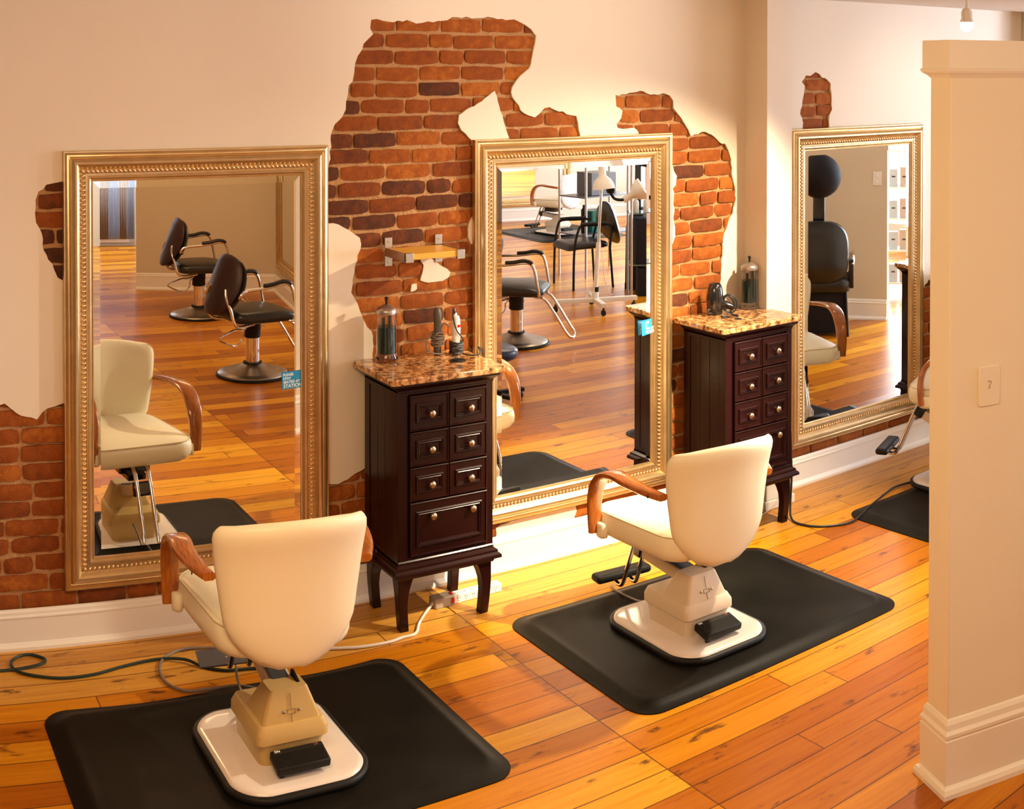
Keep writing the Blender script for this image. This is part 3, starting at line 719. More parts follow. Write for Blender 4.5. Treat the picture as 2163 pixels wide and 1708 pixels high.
# ------------------------------------------------------------------ drawer cabinets
def rot_y_face(): return Matrix.Rotation(PI / 2, 4, 'X')
def make_cabinet(label, x, y=0.0, rz=0.0, holes=((0.13, -0.24, 0.036),)):
    t = thing('drawer_cabinet', label, 'cabinet', (x, y, 0), rz, 'dark drawer cabinets with granite tops')
    hw = 0.2135; yb, yf = -0.055, -0.360
    W_ = M['espresso']
    b = MB()
    b.box(-hw, hw, yf + 0.02, yb, 0.245, 0.985)                      # carcass
    # face frame
    b.box(-hw, -0.172, yf, yf + 0.025, 0.245, 0.985); b.box(0.186, hw, yf, yf + 0.025, 0.245, 0.985)
    b.box(-0.172, 0.186, yf, yf + 0.025, 0.942, 0.985); b.box(-0.172, 0.186, yf, yf + 0.025, 0.245, 0.296)
    # left and right side: corner stiles and grooved panels
    for s in (-1, 1):
        xo = s * hw
        x0, x1 = (xo - 0.004, xo) if s < 0 else (xo, xo + 0.004)
        b.box(x0, x1, yf, yf + 0.045, 0.245, 0.985); b.box(x0, x1, yb - 0.045, yb, 0.245, 0.985)
        b.box(x0, x1, yf + .045, yb - .045, 0.935, 0.985); b.box(x0, x1, yf + .045, yb - .045, 0.245, 0.30)
        for k in range(3):
            ya = yf + 0.048 + k * 0.0695
            b.box(x0 + (.002 if s < 0 else 0), x1 - (.002 if s > 0 else 0), ya, ya + 0.0665, 0.30, 0.935)
    b.build('body', W_, t, bevel=0.0016, segs=2)
    def mould(name, pr):
        mb = MB(); rings = []
        for q, z in pr:
            rings.append([(-hw - q, yb + 0.0, z), (-hw - q, yf - q, z), (hw + q, yf - q, z), (hw + q, yb + 0.0, z)])
        mb.loft(rings); return mb.build(name, W_, t, smooth=True, angle=25)
    mould('base_moulding', [(0.0, 0.285), (0.004, 0.280), (0.004, 0.272), (0.012, 0.266), (0.018, 0.262), (0.018, 0.254), (0.028, 0.246), (0.030, 0.240), (0.030, 0.232), (0.010, 0.228), (0.004, 0.212), (0.0, 0.212)])
    mould('crown_moulding', [(0.0, 0.950), (0.004, 0.953), (0.004, 0.960), (0.010, 0.968), (0.020, 0.976), (0.024, 0.980), (0.024, 0.9895)])
    for sx in (-1, 1):
        for sy in (0, 1):
            mb = MB(); rings = []
            yo = yf + 0.002 if sy == 0 else yb - 0.002
            sg = 1 if sy == 0 else -1
            for z in (0.0, 0.006, 0.05, 0.10, 0.14, 0.17, 0.195, 0.215, 0.228):
                u = max(0.0, (z - 0.08) / 0.148)
                wd = 0.036 + 0.004 * z / 0.2 + 0.034 * u ** 2.4
                ins = 0.012 * (1 - min(1, z / 0.15)) ** 1.6
                xo = sx * (hw - 0.002 - ins)
                yo2 = yo + sg * ins * .6
                xi = xo - sx * wd; yi = yo2 + sg * wd
                rings.append([(xo, yo2, z), (xi, yo2, z), (xi, yi, z), (xo, yi, z)])
            mb.loft(rings); mb.build('leg', W_, t, bevel=0.002)
    def drawer(x0, x1, z0, z1, knobs, m0=0.026, mz=0.033):
        mb = MB()
        mb.box(x0 + .0008, x1 - .0008, yf - 0.010, yf + 0.012, z0 + .001, z1 - .001)
        mb.ring_frame(x0 + .0008, x1 - .0008, z0 + .001, z1 - .001, [(0, .009), (0.0, 0.012), (0.003, 0.0145), (0.0055, 0.0145), (0.008, 0.0105)], y=yf)
        mb.ring_frame(x0 + m0, x1 - m0, z0 + mz, z1 - mz, [(0, .0095), (0.001, 0.016), (0.004, 0.0185), (0.008, 0.0175), (0.009, 0.015), (0.012, 0.017), (0.015, 0.016), (0.018, 0.0105)], y=yf)
        d = mb.build('drawer', W_, t, smooth=True, angle=20)
        for kx, kz in knobs:
            kb = MB(); kb.lathe([(0.005, 0), (0.0055, 0.010), (0.012, 0.013), (0.0155, 0.018), (0.0155, 0.022), (0.012, 0.027), (0.006, 0.030), (0.0, 0.0305)], n=18, M=Matrix.Translation((kx, yf - 0.010, kz)) @ Matrix.Rotation(PI / 2, 4, 'X'))
            kb.build('knob', M['brass'], d, smooth=True, angle=60)
    for z0, z1 in ((0.797, 0.939), (0.656, 0.794), (0.518, 0.653)):
        for x0, x1 in ((-0.169, 0.0065), (0.0085, 0.184)):
            drawer(x0, x1, z0, z1, [((x0 + x1) / 2 + 0.004, (z0 + z1) / 2 - 0.004)])
    drawer(-0.169, 0.184, 0.300, 0.515, [(-0.072, 0.455), (0.109, 0.455)], 0.026, 0.036)
    mb = MB(); mb.prism(rrect(-0.258, 0.262, yf - 0.036, -0.012, 0.018, 4), 0.990, 1.015)
    mb.build('granite_top', M['granite'], t, bevel=0.004)
    for hx, hy, hr in holes:
        mb = MB(); mb.lathe([(hr - .006, 1.0151), (hr - .006, 1.0165), (hr, 1.0170), (hr + .003, 1.0152)], (hx, hy, 0), 24)
        mb.add([(hx + (hr - .004) * math.cos(2 * PI * i / 24), hy + (hr - .004) * math.sin(2 * PI * i / 24), 1.0154) for i in range(24)], [tuple(range(24))])
        mb.build('cord_hole', M['black_plastic'], t, smooth=True)
    return t
make_cabinet('dark drawer cabinet with granite top, left of the middle mirror', 2.418, holes=((0.135, -0.215, 0.036),))
make_cabinet('dark drawer cabinet with granite top beside the wall pier, behind the second chair', 4.115, holes=((-0.050, -0.17, 0.022), (-0.035, -0.245, 0.018)))
make_cabinet('dark drawer cabinet seen only as a reflection in the right mirror', 6.20)

# ------------------------------------------------------------------ things on the cabinets
def make_jar(label, x, y, h=0.205, r=0.042):
    t = thing('disinfectant_jar', label, 'jar', (x, y, 1.0155), 0, 'comb disinfectant jars')
    b = MB(); b.lathe([(r * 1.08, 0.0), (r * 1.16, 0.006), (r * 1.14, 0.02), (r * 1.0, 0.030), (r, 0.034), (r, h), (r - .0015, h), (r - .0015, 0.034), (0.0, 0.034)], n=32)
    b.build('glass_body', M['glass'], t, smooth=True, angle=50)
    b = MB(); b.lathe([(0.0, 0.034), (r - .0018, 0.034), (r - .0018, h * 0.70), (0.0, h * 0.70)], n=32); b.build('disinfectant', M['liquid'], t, smooth=True)
    b = MB()
    b.box(-.022, -.008, -.003, .003, .05, h * .88); b.box(.004, .018, -.012, -.006, .05, h * .93)
    b.build('comb', M['black_plastic'], t)
    b = MB(); b.lathe([(r + .002, h - .008), (r + .003, h + .004), (r + .0015, h + .009), (r * .8, h + .018), (r * .4, h + .026), (0.009, h + .030), (0.0, h + .030)], n=32)
    b.lathe([(r - .001, h - .008), (r - .001, h - .004), (0, h - .004)], n=32)
    ld = b.build('lid', M['lid_steel'], t, smooth=True, angle=60)
    b = MB(); b.lathe([(0.0055, h + .028), (0.0055, h + .040), (0.008, h + .052), (0.0085, h + .060), (0.0, h + .062)], n=16); b.build('lid_knob', M['black_plastic'], ld, smooth=True)
    return t
make_jar('glass disinfectant jar with teal liquid on the front cabinet', 2.290, -0.078)
make_jar('glass disinfectant jar on the rear cabinet beside the wall pier', 4.300, -0.085)

def coil(mb, cx, cy, z0, z1, r, turns, th, rr, n=14, jit=0.004):
    pts = []
    N = turns * n
    for i in range(N + 1):
        a = 2 * PI * i / n; u = i / N
        pts.append((cx + (r + rr.uniform(-jit, jit)) * math.cos(a), cy + (r + rr.uniform(-jit, jit)) * math.sin(a), z0 + (z1 - z0) * u + rr.uniform(-jit, jit) * .8))
    mb.tube(spline(pts, 2), th, 6)
rr = random.Random(5)
t = thing('curling_iron', 'grey curling iron wrapped in its cord, standing on the front cabinet', 'curling iron', (2.535, -0.070, 1.0155))
b = MB(); b.lathe([(0.012, 0), (0.016, 0.004), (0.017, 0.05), (0.0155, 0.11), (0.017, 0.15), (0.018, 0.175), (0.013, 0.192), (0.004, 0.198), (0, 0.198)], n=18); b.build('handle', M['grey_plastic'], t, smooth=True, angle=60)
b = MB(); coil(b, 0, 0, 0.035, 0.095, 0.026, 7, 0.0036, rr); b.tube(spline([(-.026, 0, .09), (-.05, .0, .06), (-.055, -.01, .03), (-.03, -.02, .01), (.01, -.03, .006)], 6), 0.0036, 6)
b.tube(spline([(.02, .01, .09), (.035, .01, .125), (.055, .0, .115)], 5), 0.0036, 6); b.build('power_cord', M['cord_grey'], t, smooth=True)
t = thing('hair_clipper', 'white hair clipper with black cord wound round it, on the front cabinet', 'hair clipper', (2.598, -0.120, 1.0155))
b = MB(); rings = []
for z, hw_, hd in ((0, .012, .012), (.01, .017, .015), (.06, .017, .015), (.11, .019, .017), (.15, .017, .016), (.165, .012, .012)):
    rings.append([(hw_ * math.cos(2 * PI * k / 16), hd * math.sin(2 * PI * k / 16), z) for k in range(16)])
b.loft(rings); b.lathe([(0.010, .14), (0.010, .172), (0.006, .180), (0, .180)], (-0.006, 0, 0), 14); bd = b.build('body', M['white_plastic'], t, smooth=True, angle=60)
b = MB(); b.lathe([(0.0065, 0), (0.0065, 0.003), (0, 0.0035)], n=14, M=Matrix.Translation((0.004, -0.0165, 0.125)) @ Matrix.Rotation(PI / 2, 4, 'X')); b.build('button', M['red_switch'], bd)
b = MB(); b.lathe([(0.006, .172), (0.0075, .178), (0.0065, .196), (0.004, .200), (0, .200)], (-.010, 0, 0), 12); b.build('cord_sleeve', M['black_plastic'], t, smooth=True)
b = MB(); coil(b, 0, 0, 0.006, 0.058, 0.027, 8, 0.0034, rr); b.tube(spline([(-.010, 0, .198), (-.022, -.012, .17), (-.010, -.022, .11), (.022, -.020, .07), (.026, -.01, .055)], 6), 0.003, 6)
b.tube(spline([(.02, -.02, .006), (.04, -.05, .004), (.075, -.06, .004), (.10, -.03, .012), (.115, .01, .018), (.14, .03, .004), (.155, .035, -.02)], 6), 0.003, 6)
b.build('power_cord', M['cord_black'], t, smooth=True)

t = thing('hair_dryer', 'glossy black hair dryer wrapped in its cord on the rear cabinet', 'hair dryer', (4.070, -0.085, 1.0155))
b = MB(); b.lathe([(0.030, 0), (0.036, 0.004), (0.040, 0.03), (0.042, 0.07), (0.041, 0.10), (0.036, 0.13), (0.029, 0.150), (0.026, 0.152), (0.024, 0.146), (0, 0.146)], n=26)
hb = b.build('barrel', M['black_plastic'], t, smooth=True, angle=50)
b = MB(); b.tube([(0.02, -0.02, 0.06), (0.045, -0.045, 0.045), (0.065, -0.06, 0.035)], 0.017, 12, rad=[.018, .018, .014]); b.box(-.012, .010, -.043, -.038, .088, .094); b.build('handle', M['black_plastic'], t, smooth=True, angle=50)
b = MB()
for k in range(5):
    rx, rz_ = 0.034 + rr.uniform(-.004, .006), 0.040 + rr.uniform(-.006, .008)
    pts = [(0.040 + rx * math.cos(a) * .7 + k * .003, -0.045 - rx * math.cos(a) * .5 - .003 * k + .02 * math.sin(a) * .3, 0.055 + rz_ * math.sin(a)) for a in [2 * PI * i / 14 for i in range(14)]]
    b.tube(spline(pts, 2, True), 0.0034, 6, closed=True)
b.tube(spline([(.05, -.06, .02), (.045, -.08, .006), (.055, -.105, .005), (.035, -.13, .005), (.028, -.10, .006), (.04, -.075, .01)], 6), 0.0034, 6)
b.build('power_cord', M['cord_black'], t, smooth=True)
b = MB(); b.tube(spline([(-.036, -.01, .03), (-.055, -.015, .03), (-.056, -.015, .015), (-.036, -.015, .012)], 4), 0.006, 6); b.build('hanging_loop', M['cord_black'], t, smooth=True)

t = thing('wall_shelf', 'small honey wood shelf on metal brackets, mounted on the brick', 'shelf', (2.32, 0.0, 1.44))
b = MB(); b.box(0.012, 0.268, -0.195, -0.004, 0.005, 0.030); b.build('shelf_board', M['oak'], t, bevel=0.002)
for x in (0.0, 0.240):
    b = MB()
    b.box(x, x + .036, -0.200, -0.185, -0.004, 0.034); b.box(x + .004, x + .010, -0.195, 0, 0.000, 0.004); b.box(x + .026, x + .032, -0.195, 0, 0.000, 0.004)
    b.box(x, x + .034, -0.004, 0.004, 0.032, 0.075); b.box(x, x + .034, -0.004, 0.004, -0.045, 0.0)
    b.box(x + (0 if x < .1 else .030), x + (.004 if x < .1 else .034), -0.195, 0.0, -0.002, 0.034)
    br = b.build('bracket', M['zinc'], t, bevel=0.001)
    for z in (0.058, -0.028):
        s = MB(); s.lathe([(0.005, 0), (0.004, 0.0025), (0, 0.003)], n=10, M=Matrix.Translation((x + .017, -0.004, z)) @ Matrix.Rotation(PI / 2, 4, 'X')); s.build('screw', M['chrome'], br)

t = thing('power_strip', 'beige power strip with red switch on the floor under the front cabinet', 'power strip', (2.44, -0.228, 0.0), math.radians(3))
b = MB(); b.box(0, 0.095, 0, 0.055, 0, 0.042); b.build('switch_housing', mat('taupe_plastic', (0.34, 0.27, 0.21), 0.5), t, bevel=0.004)
b = MB(); b.box(0.095, 0.335, 0.008, 0.050, 0, 0.036); sb = b.build('socket_bar', M['white_plastic'], t, bevel=0.003)
b = MB(); b.box(0.082, 0.094, 0.010, 0.034, 0.038, 0.046); b.box(0.078, 0.092, -0.003, 0.001, 0.010, 0.034); b.build('switch', M['red_switch'], t, bevel=0.002)
for k in range(6):
    x = 0.118 + k * 0.037
    s = MB(); s.box(x - .006, x - .004, .0072, .0085, .018, .027); s.box(x + .004, x + .006, .0072, .0085, .018, .027); s.box(x - .0015, x + .0015, .0072, .0085, .009, .013)
    s.box(x - .006, x - .004, .022, .032, .0355, .0366); s.box(x + .004, x + .006, .022, .032, .0355, .0366)
    s.build('socket', M['ink'], sb)

def cord(name, label, pts, r, material, n=6, z=None):
    P = [(p[0], p[1], (p[2] if len(p) > 2 else r + 0.001)) for p in pts]
    b = MB(); b.tube(spline(P, n), r, 8)
    return finish(b.build(name, material, smooth=True), label, 'cord')
cord('floor_cable', 'dark green cord looped on the floor at far left', [(-0.4, -.15), (0.4, -.172), (0.669, -0.184), (0.75, -0.186, .010), (0.829, -0.168, .012), (0.848, -0.118), (0.79, -0.073), (0.728, -0.108), (0.722, -0.175), (0.768, -0.231), (0.881, -0.280), (1.007, -0.278), (1.124, -0.244), (1.257, -0.226, .008), (1.356, -0.265, .012), (1.408, -0.33), (1.482, -0.385), (1.572, -0.401), (1.7, -0.43), (1.86, -0.37)], 0.0055, M['cord_green'], 8)
cord('chair_cord', 'grey looped cord on the floor by the left chair', [(1.60, -0.33), (1.55, -0.26), (1.50, -0.205), (1.455, -0.185), (1.375, -0.172), (1.297, -0.212), (1.252, -0.289), (1.244, -0.399), (1.29, -0.486, .008), (1.366, -0.516, .016), (1.469, -0.545, .026), (1.53, -0.60, .026), (1.54, -0.67, .028)], 0.0055, M['cord_grey'], 8)
cord_a = cord('power_cord', 'grey cord dropping into the base of the left chair', [(1.494, -0.46, 0.07), (1.482, -0.50, 0.045), (1.47, -0.57, 0.030), (1.462, -0.66, 0.034), (1.455, -0.74, 0.062), (1.45, -0.80, 0.10), (1.44, -0.862, 0.135)], 0.0045, M['cord_grey'], 8)
cord('extension_lead', 'white cord running from the power strip across the border boards', [(1.70, -0.335), (1.80, -0.350), (1.895, -0.362), (2.016, -0.400), (2.132, -0.412), (2.20, -0.400), (2.262, -0.392), (2.315, -0.321), (2.366, -0.264), (2.41, -0.225, .012), (2.442, -0.203, .020)], 0.0058, M['cord_white'], 8)
cord_b = cord('power_cord', 'pale cord running over the mat edge to the second chair base', [(3.20, -0.42, .006), (3.17, -0.47, .014), (3.15, -0.55, .024), (3.16, -0.66, .026), (3.17, -0.74, .055), (3.175, -0.80, .09), (3.18, -0.855, .12)], 0.0045, M['cord_grey'], 8)
cord('floor_cable', 'black cord hanging beside the rear cabinet and crossing to the right-hand mat', [(4.385, -0.30, 0.42), (4.383, -0.31, 0.20), (4.365, -0.32, 0.06), (4.335, -0.36, .012), (4.322, -0.43), (4.365, -0.519), (4.494, -0.590), (4.60, -0.575, .012), (4.70, -0.545, .024), (4.928, -0.453, .012), (5.06, -0.420, .012), (5.20, -0.47, .022), (5.27, -0.55, .05)], 0.0055, M['cord_black'], 8)
cord('thin_cord', 'thin white cord drooping behind the rear cabinet leg', [(4.40, -0.20, 0.36), (4.43, -0.22, 0.27), (4.45, -0.22, 0.20), (4.425, -0.215, 0.13), (4.40, -0.21, 0.06), (4.32, -0.20, .01), (4.22, -0.21), (4.10, -0.20)], 0.0025, M['cord_white'], 8)

# ------------------------------------------------------------------ anti-fatigue mats
def make_mat(label, x0, x1, y0, y1, wavy=False, z=0.0):
    b = MB()
    prof = [(0.0, 0.0), (0.0, 0.004), (0.018, 0.006), (0.035, 0.012), (0.050, 0.0185), (0.062, 0.021), (0.075, 0.020), (0.090, 0.0175)]
    rings = []
    for ins, h in prof:
        R = max(0.02, 0.095 - ins * .5); q = rrect(x0 + ins, x1 - ins, y0 + ins, y1 - ins, R, 8)
        # resample long sides for gentle waves
        out = []
        n = len(q)
        for i in range(n):
            a = Vector(q[i]); c = Vector(q[(i + 1) % n]); d = (c - a).length
            k = 14 if d > 0.3 else 1
            for j in range(k):
                v = a.lerp(c, j / k)
                if wavy and ins < .02:
                    v.y += 0.008 * math.sin(v.x * 9.5) * (1 if v.y > (y0 + y1) / 2 else 0)
                out.append((v.x, v.y, z + h))
        rings.append(out)
    b.loft(rings)
    o = b.build('floor_mat', M['mat'], smooth=True, angle=50)
    return finish(o, label, 'mat', 'black anti-fatigue mats')
make_mat('black rounded floor mat under the left cream chair', 0.762, 2.108, -1.425, -0.512, True)
make_mat('black rounded floor mat under the second cream chair', 2.622, 3.985, -1.388, -0.468)
make_mat('black rounded floor mat at right, half hidden by the partition', 4.575, 5.92, -1.40, -0.485)
make_mat('black mat under the far cream chair, seen inside the middle mirror', 8.70, 10.05, -9.90, -8.55)

# ------------------------------------------------------------------ cream salon chairs
def make_cream_chair(label, loc, rz, lift, base_rz=0.0, plastic=M['beige_plastic'], arm_top=M['grey_steel'], cover=False, plate_foot=False, off=0.0, group='cream barber-style salon chairs'):
    """origin on the floor under the base; faces +y; lift raises the seat"""
    t = thing('salon_chair', label, 'chair', loc, rz, group)
    Rb = Matrix.Translation((off, 0, 0)) @ Matrix.Rotation(base_rz - rz, 4, 'Z')
    z0 = 0.021
    # base plate with rubber edge
    def plate_ring(s, z): return [Rb @ Vector((x, y, z)) for x, y in [(px * (1 + 0.05 * (1 - abs(py) / .3)) if False else px, py) for px, py in rrect(-0.212 - s, 0.212 + s, -0.255 - s, 0.255 + s, 0.095 + s, 10)]]
    def bulge(ring, a=0.018):
        out = []
        for v in ring:
            w = Rb.inverted() @ v
            fx = 1 - min(1, abs(w.y) / .27) ** 2; fy = 1 - min(1, abs(w.x) / .23) ** 2
            w.x += math.copysign(a * fx, w.x); w.y += math.copysign(a * fy, w.y)
            out.append(Rb @ w)
        return out
    b = MB(); b.loft([bulge(plate_ring(s, z)) for s, z in ((0.012, z0), (0.016, z0 + .006), (0.016, z0 + .014), (0.010, z0 + .020), (-0.004, z0 + .021))]); b.build('rubber_edge', M['rubber'], t, smooth=True, angle=50)
    b = MB(); b.loft([bulge(plate_ring(s, z)) for s, z in ((-0.001, z0 + .012), (-0.001, z0 + .020), (-0.006, z0 + .0265), (-0.020, z0 + .030), (-0.05, z0 + .031))]); b.build('base_plate', M['base_white'], t, smooth=True, angle=50)
    zb = z0 + 0.031
    # motor housing: lower box
    def rr_ring(x0, x1, y0, y1, z, r=0.02, zf=None):
        out = []
        for x, y in rrect(x0, x1, y0, y1, r, 4):
            zz = z if zf is None else zf(x, y, z)
            out.append(Rb @ Vector((x, y, zz)))
        return out
    b = MB()
    sl = lambda x, y, z: z - max(0, (y - .02)) * .10
    b.loft([rr_ring(-.106, .106, -.125, .125, zb, .028), rr_ring(-.108, .108, -.128, .128, zb + .04, .028), rr_ring(-.112, .112, -.132, .132, zb + .062, .026),
            rr_ring(-.122, .122, -.142, .136, zb + .072, .024), rr_ring(-.121, .121, -.141, .136, zb + .100, .022),
            rr_ring(-.110, .110, -.128, .128, zb + .122, .02), rr_ring(-.10, .10, -.115, .118, zb + .126, .015)])
    h = b.build('motor_housing', plastic, t, smooth=True, angle=32)
    b = MB()
    b.loft([rr_ring(-.104, .104, -.128, .045, zb + .095, .012), rr_ring(-.098, .098, -.122, .040, zb + .128, .012), rr_ring(-.066, .066, -.100, -.010, zb + .212, .012), rr_ring(-.062, .062, -.096, -.016, zb + .218, .012)])
    b.build('upper_hood', plastic, h, smooth=True, angle=32)
    # slot, screws and fine seam on the sloping rear face
    Ms = Rb @ Matrix.Translation((0, -0.1115, zb + .150)) @ Matrix.Rotation(math.radians(-75), 4, 'X') @ Matrix.Rotation(PI, 4, 'Z') @ Matrix.Rotation(PI, 4, 'Z')
    Ms = Rb @ Matrix.Translation((0, -0.1165, zb + .152)) @ Matrix.Rotation(math.radians(90 - 14.5), 4, 'X')
    for sx in (-.026, .026):
        s = MB(); s.lathe([(0.0052, 0), (0.0052, 0.0022), (0.003, 0.003), (0, 0.003)], n=12, M=Ms @ Matrix.Translation((sx, 0.003, 0))); s.build('screw', M['brass'], h)
    s = MB(); s.box(-.0003, .0003, -.055, -.006, 0, .0016, Ms); s.box(-.0003, .0003, .010, .055, 0, .0016, Ms)
    for q in ((-.014, .014, -.0055, -.005), (-.014, .014, .0075, .008), (-.014, -.0135, -.005, .0075), (.0135, .014, -.005, .0075)): s.box(q[0], q[1], q[2], q[3], 0, .0016, Ms)
    s.build('seam', M['ink'], h)
    # foot pedal
    Mp = Rb @ Matrix.Translation((0.004, -0.180, zb + .035)) @ Matrix.Rotation(math.radians(14), 4, 'X')
    b = MB(); b.box(-.088, .088, -.042, .040, -.014, .014, Mp); pd = b.build('foot_pedal', M['rubber'], t, bevel=0.006)
    b = MB()
    for k in range(11): b.box(-.080, .080, -.036 + k * .0052, -.0335 + k * .0052, .0135, .0155, Mp)
    b.build('ribbing', M['rubber'], pd)
    for q in ((-.07, -.056, .02, .055, -.02, -.006), (.03, .044, .02, .055, -.02, -.006), (-.076, -.062, -.03, -.018, -.03, -.01)):
        b = MB(); b.box(*q, Mp); b.build('pedal_bracket', M['black_plastic'], pd)
    text_mesh('DN', 0.012, M['sign_text'], 'lettering', pd, Mp @ Matrix.Translation((-.076, .026, .0145)), 0.0003, 0.0003)
    text_mesh('UP', 0.012, mat('dim_red_print', (0.30, 0.06, 0.05), 0.6), 'lettering', pd, Mp @ Matrix.Translation((.056, .026, .0145)), 0.0003, 0.0003)
    # lifting arm
    A = Rb @ Vector((0, -0.045, zb + .195)); B = Vector((0, 0.235, 0.275 + lift * 1.25))
    ax = (B - A).normalized(); sx_ = Vector((1, 0, 0)); nz = sx_.cross(ax).normalized()
    def armbox(mb, w0, w1, h0, h1, s0, s1):
        vs = [A + ax * s + sx_ * w + nz * hh for hh in (h0, h1) for s in (s0, s1) for w in (w0, w1)]
        mb.add(vs, [(0, 2, 3, 1), (4, 5, 7, 6), (0, 1, 5, 4), (2, 6, 7, 3), (0, 4, 6, 2), (1, 3, 7, 5)])
    L = (B - A).length
    b = MB(); armbox(b, -.040, .040, -.040, .008, -.02, L); b.build('lift_arm', M['beige_plastic2'], t, bevel=0.004)
    b = MB(); armbox(b, -.030, .030, .008, .016, -.03, L - .02); b.build('arm_plate', arm_top, t, bevel=0.003)
    b = MB(); armbox(b, -.046, .046, -.046, .018, L, L + .055); b.build('arm_end', M['black_plastic'], t, bevel=0.010)
    b = MB(); armbox(b, .038, .050, .0, .030, -.015, .045); b.build('hinge_lug', M['rubber'], t, bevel=0.003)
    zs = lift
    b = MB(); b.box(-.075, .075, -.02, .17, .325 + zs, .388 + zs); b.box(-.045, .045, .02, .20, .300 + zs, .33 + zs); b.build('seat_bracket', M['black_plastic'], t, bevel=0.006)
    # seat cushion
    b = MB()
    def seat_ring(s, z, zc=0.0):
        out = []
        for x, y in rrect(-.266 + s, .266 - s, -.235 + s, .280 - s, max(.02, .085 - s * .3), 8):
            bow = 0.018 * (1 - (x / .26) ** 2) if y > 0.1 else 0.0
            nar = 1 - 0.24 * max(0.0, (0.05 - y) / .29)
            dz = 0.012 * math.cos(x * 5.5) * zc + (0.014 * max(0, (y - .12) / .15) * -zc)
            out.append((x * nar, y + bow, z + zs + dz))
        return out
    b.loft([seat_ring(.11, .372), seat_ring(.045, .376), seat_ring(.012, .392), seat_ring(.0, .420), seat_ring(0, .448), seat_ring(.004, .468), seat_ring(.012, .480, .4), seat_ring(.026, .487, .8), seat_ring(.06, .492, 1), seat_ring(.13, .496, 1)])
    sc = b.build('seat', M['vinyl'], t, smooth=True, angle=75, sub=1)
    b = MB(); b.tube([Vector(p) + Vector((0, 0, .002)) for p in seat_ring(.010, .478, .4)], 0.0028, 6, closed=True); b.build('piping', M['piping'], sc, smooth=True)
    # backrest shell
    b = MB(); NU, NV = 22, 20
    zt, zbot = .815, .364
    def P(u, v):
        z = zbot + (zt - zbot) * v
        hwid = .247 * max(0.25, math.sqrt(max(0.0, 1 - (1 - min(1.0, v / 0.36)) ** 2))) if v < .36 else .247 * (1.0 - .150 * (1 - (v - .36) / .64) ** 1.25 - .11 * max(0.0, (v - .90) / .10) ** 2.5)
        if v < .36: hwid *= .850
        top = 0.020 * (1 - u * u) * v ** 3
        bot = 0.030 * (u * u) * (1 - v) ** 3
        x = u * hwid
        y = -.297 + .088 * u * u * (0.35 + .65 * v) + (1 - v) * .050 - 0.046 * v ** 6 + .02 * max(0, .25 - v)
        return Vector((x, y, z + top + bot + zs))
    def T(u, v):
        eu = 1 - abs(u) ** 7; ev = (1 - abs(2 * v - 1) ** 12)
        return .032 * math.sqrt(max(0.0, eu * ev)) * (1.0 + .35 * (1 - v))
    rear = []; front = []
    us = [math.sin(PI / 2 * (-1 + 2 * i / NU)) for i in range(NU + 1)]; vs_ = [0.5 - 0.5 * math.cos(PI * j / NV) for j in range(NV + 1)]
    for v in vs_:
        for u in us:
            p = P(u, v); e = 1e-3
            n_ = (P(min(1, u + e), v) - P(max(-1, u - e), v)).cross(P(u, min(1, v + e)) - P(u, max(0, v - e)))
            n_ = n_.normalized()
            if n_.y > 0: n_ = -n_
            th = T(u, v)
            rear.append(p + n_ * th); front.append(p - n_ * th * 0.9)
    K = NU + 1
    fs = [(j * K + i, j * K + i + 1, (j + 1) * K + i + 1, (j + 1) * K + i) for j in range(NV) for i in range(NU)]
    b.add(rear, fs); b.add(front, [tuple(reversed(f)) for f in fs])
    bk = b.build('backrest', M['plastic_cover'] if cover else M['vinyl'], t, smooth=True, angle=180, weld=True)
    # seam round the shell
    b = MB(); loop = []
    for i in range(NU + 1): loop.append((us[i], 1.0))
    for j in range(NV - 1, -1, -1): loop.append((1.0, vs_[j]))
    for i in range(NU - 1, -1, -1): loop.append((us[i], 0.0))
    for j in range(1, NV): loop.append((-1.0, vs_[j]))
    b.tube([P(u * .995, min(.992, max(.006, v))) for u, v in loop], 0.0026, 6, closed=True); b.build('piping', M['piping'], bk, smooth=True)
    # bent wood arms
    for s in (-1, 1):
        xs = s * .290
        pts = spline([(xs - s * .040, -.222, .652), (xs - s * .016, -.155, .660), (xs, -.06, .669), (xs, .02, .673), (xs, .09, .662), (xs, .145, .632), (xs, .182, .578), (xs, .197, .505), (xs, .192, .405)], 6)
        b = MB(); n = len(pts); b.band([p + Vector((0, 0, zs)) for p in pts], [.040 + .030 * min(1, i / (n * .3)) * (1 if i < n * .7 else max(.35, 1 - (i - n * .7) / (n * .45))) for i in range(n)], .026)
        am = b.build('armrest', M['wood_arm'], t, smooth=True, angle=50)
        sm = MB(); sm.lathe([(0.006, 0), (0.006, .002), (0, .0025)], n=10, M=Matrix.Translation((xs + s * .006, -.19, .656 + zs)) @ Matrix.Rotation(s * PI / 2, 4, 'Y')); sm.build('screw_plug', M['rubber'], am)
        b = MB()
        b.loft([[(xs - s * .022 + .020 * math.cos(a) * q, .176 + .034 * math.sin(a) * q, z + zs) for a in [2 * PI * k / 14 for k in range(14)]] for q, z in ((.5, .384), (.9, .390), (1, .402), (1, .44), (.8, .446))])
        b.build('arm_mount', M['vinyl'], t, smooth=True, angle=70)
    # footrest
    for s in (-1, 1):
        b = MB(); b.tube(spline([(s * .032, .16, .385 + zs), (s * .032, .235, .370 + zs), (s * .032, .275, .33 + zs), (s * .032, .335, .20 + zs), (s * .034, .385, .085 + zs), (s * .036, .415, .066 + zs), (s * .036, .450, .075 + zs)], 8), .0095, 10); b.build('footrest_rod', M['chrome'], t, smooth=True)
    b = MB()
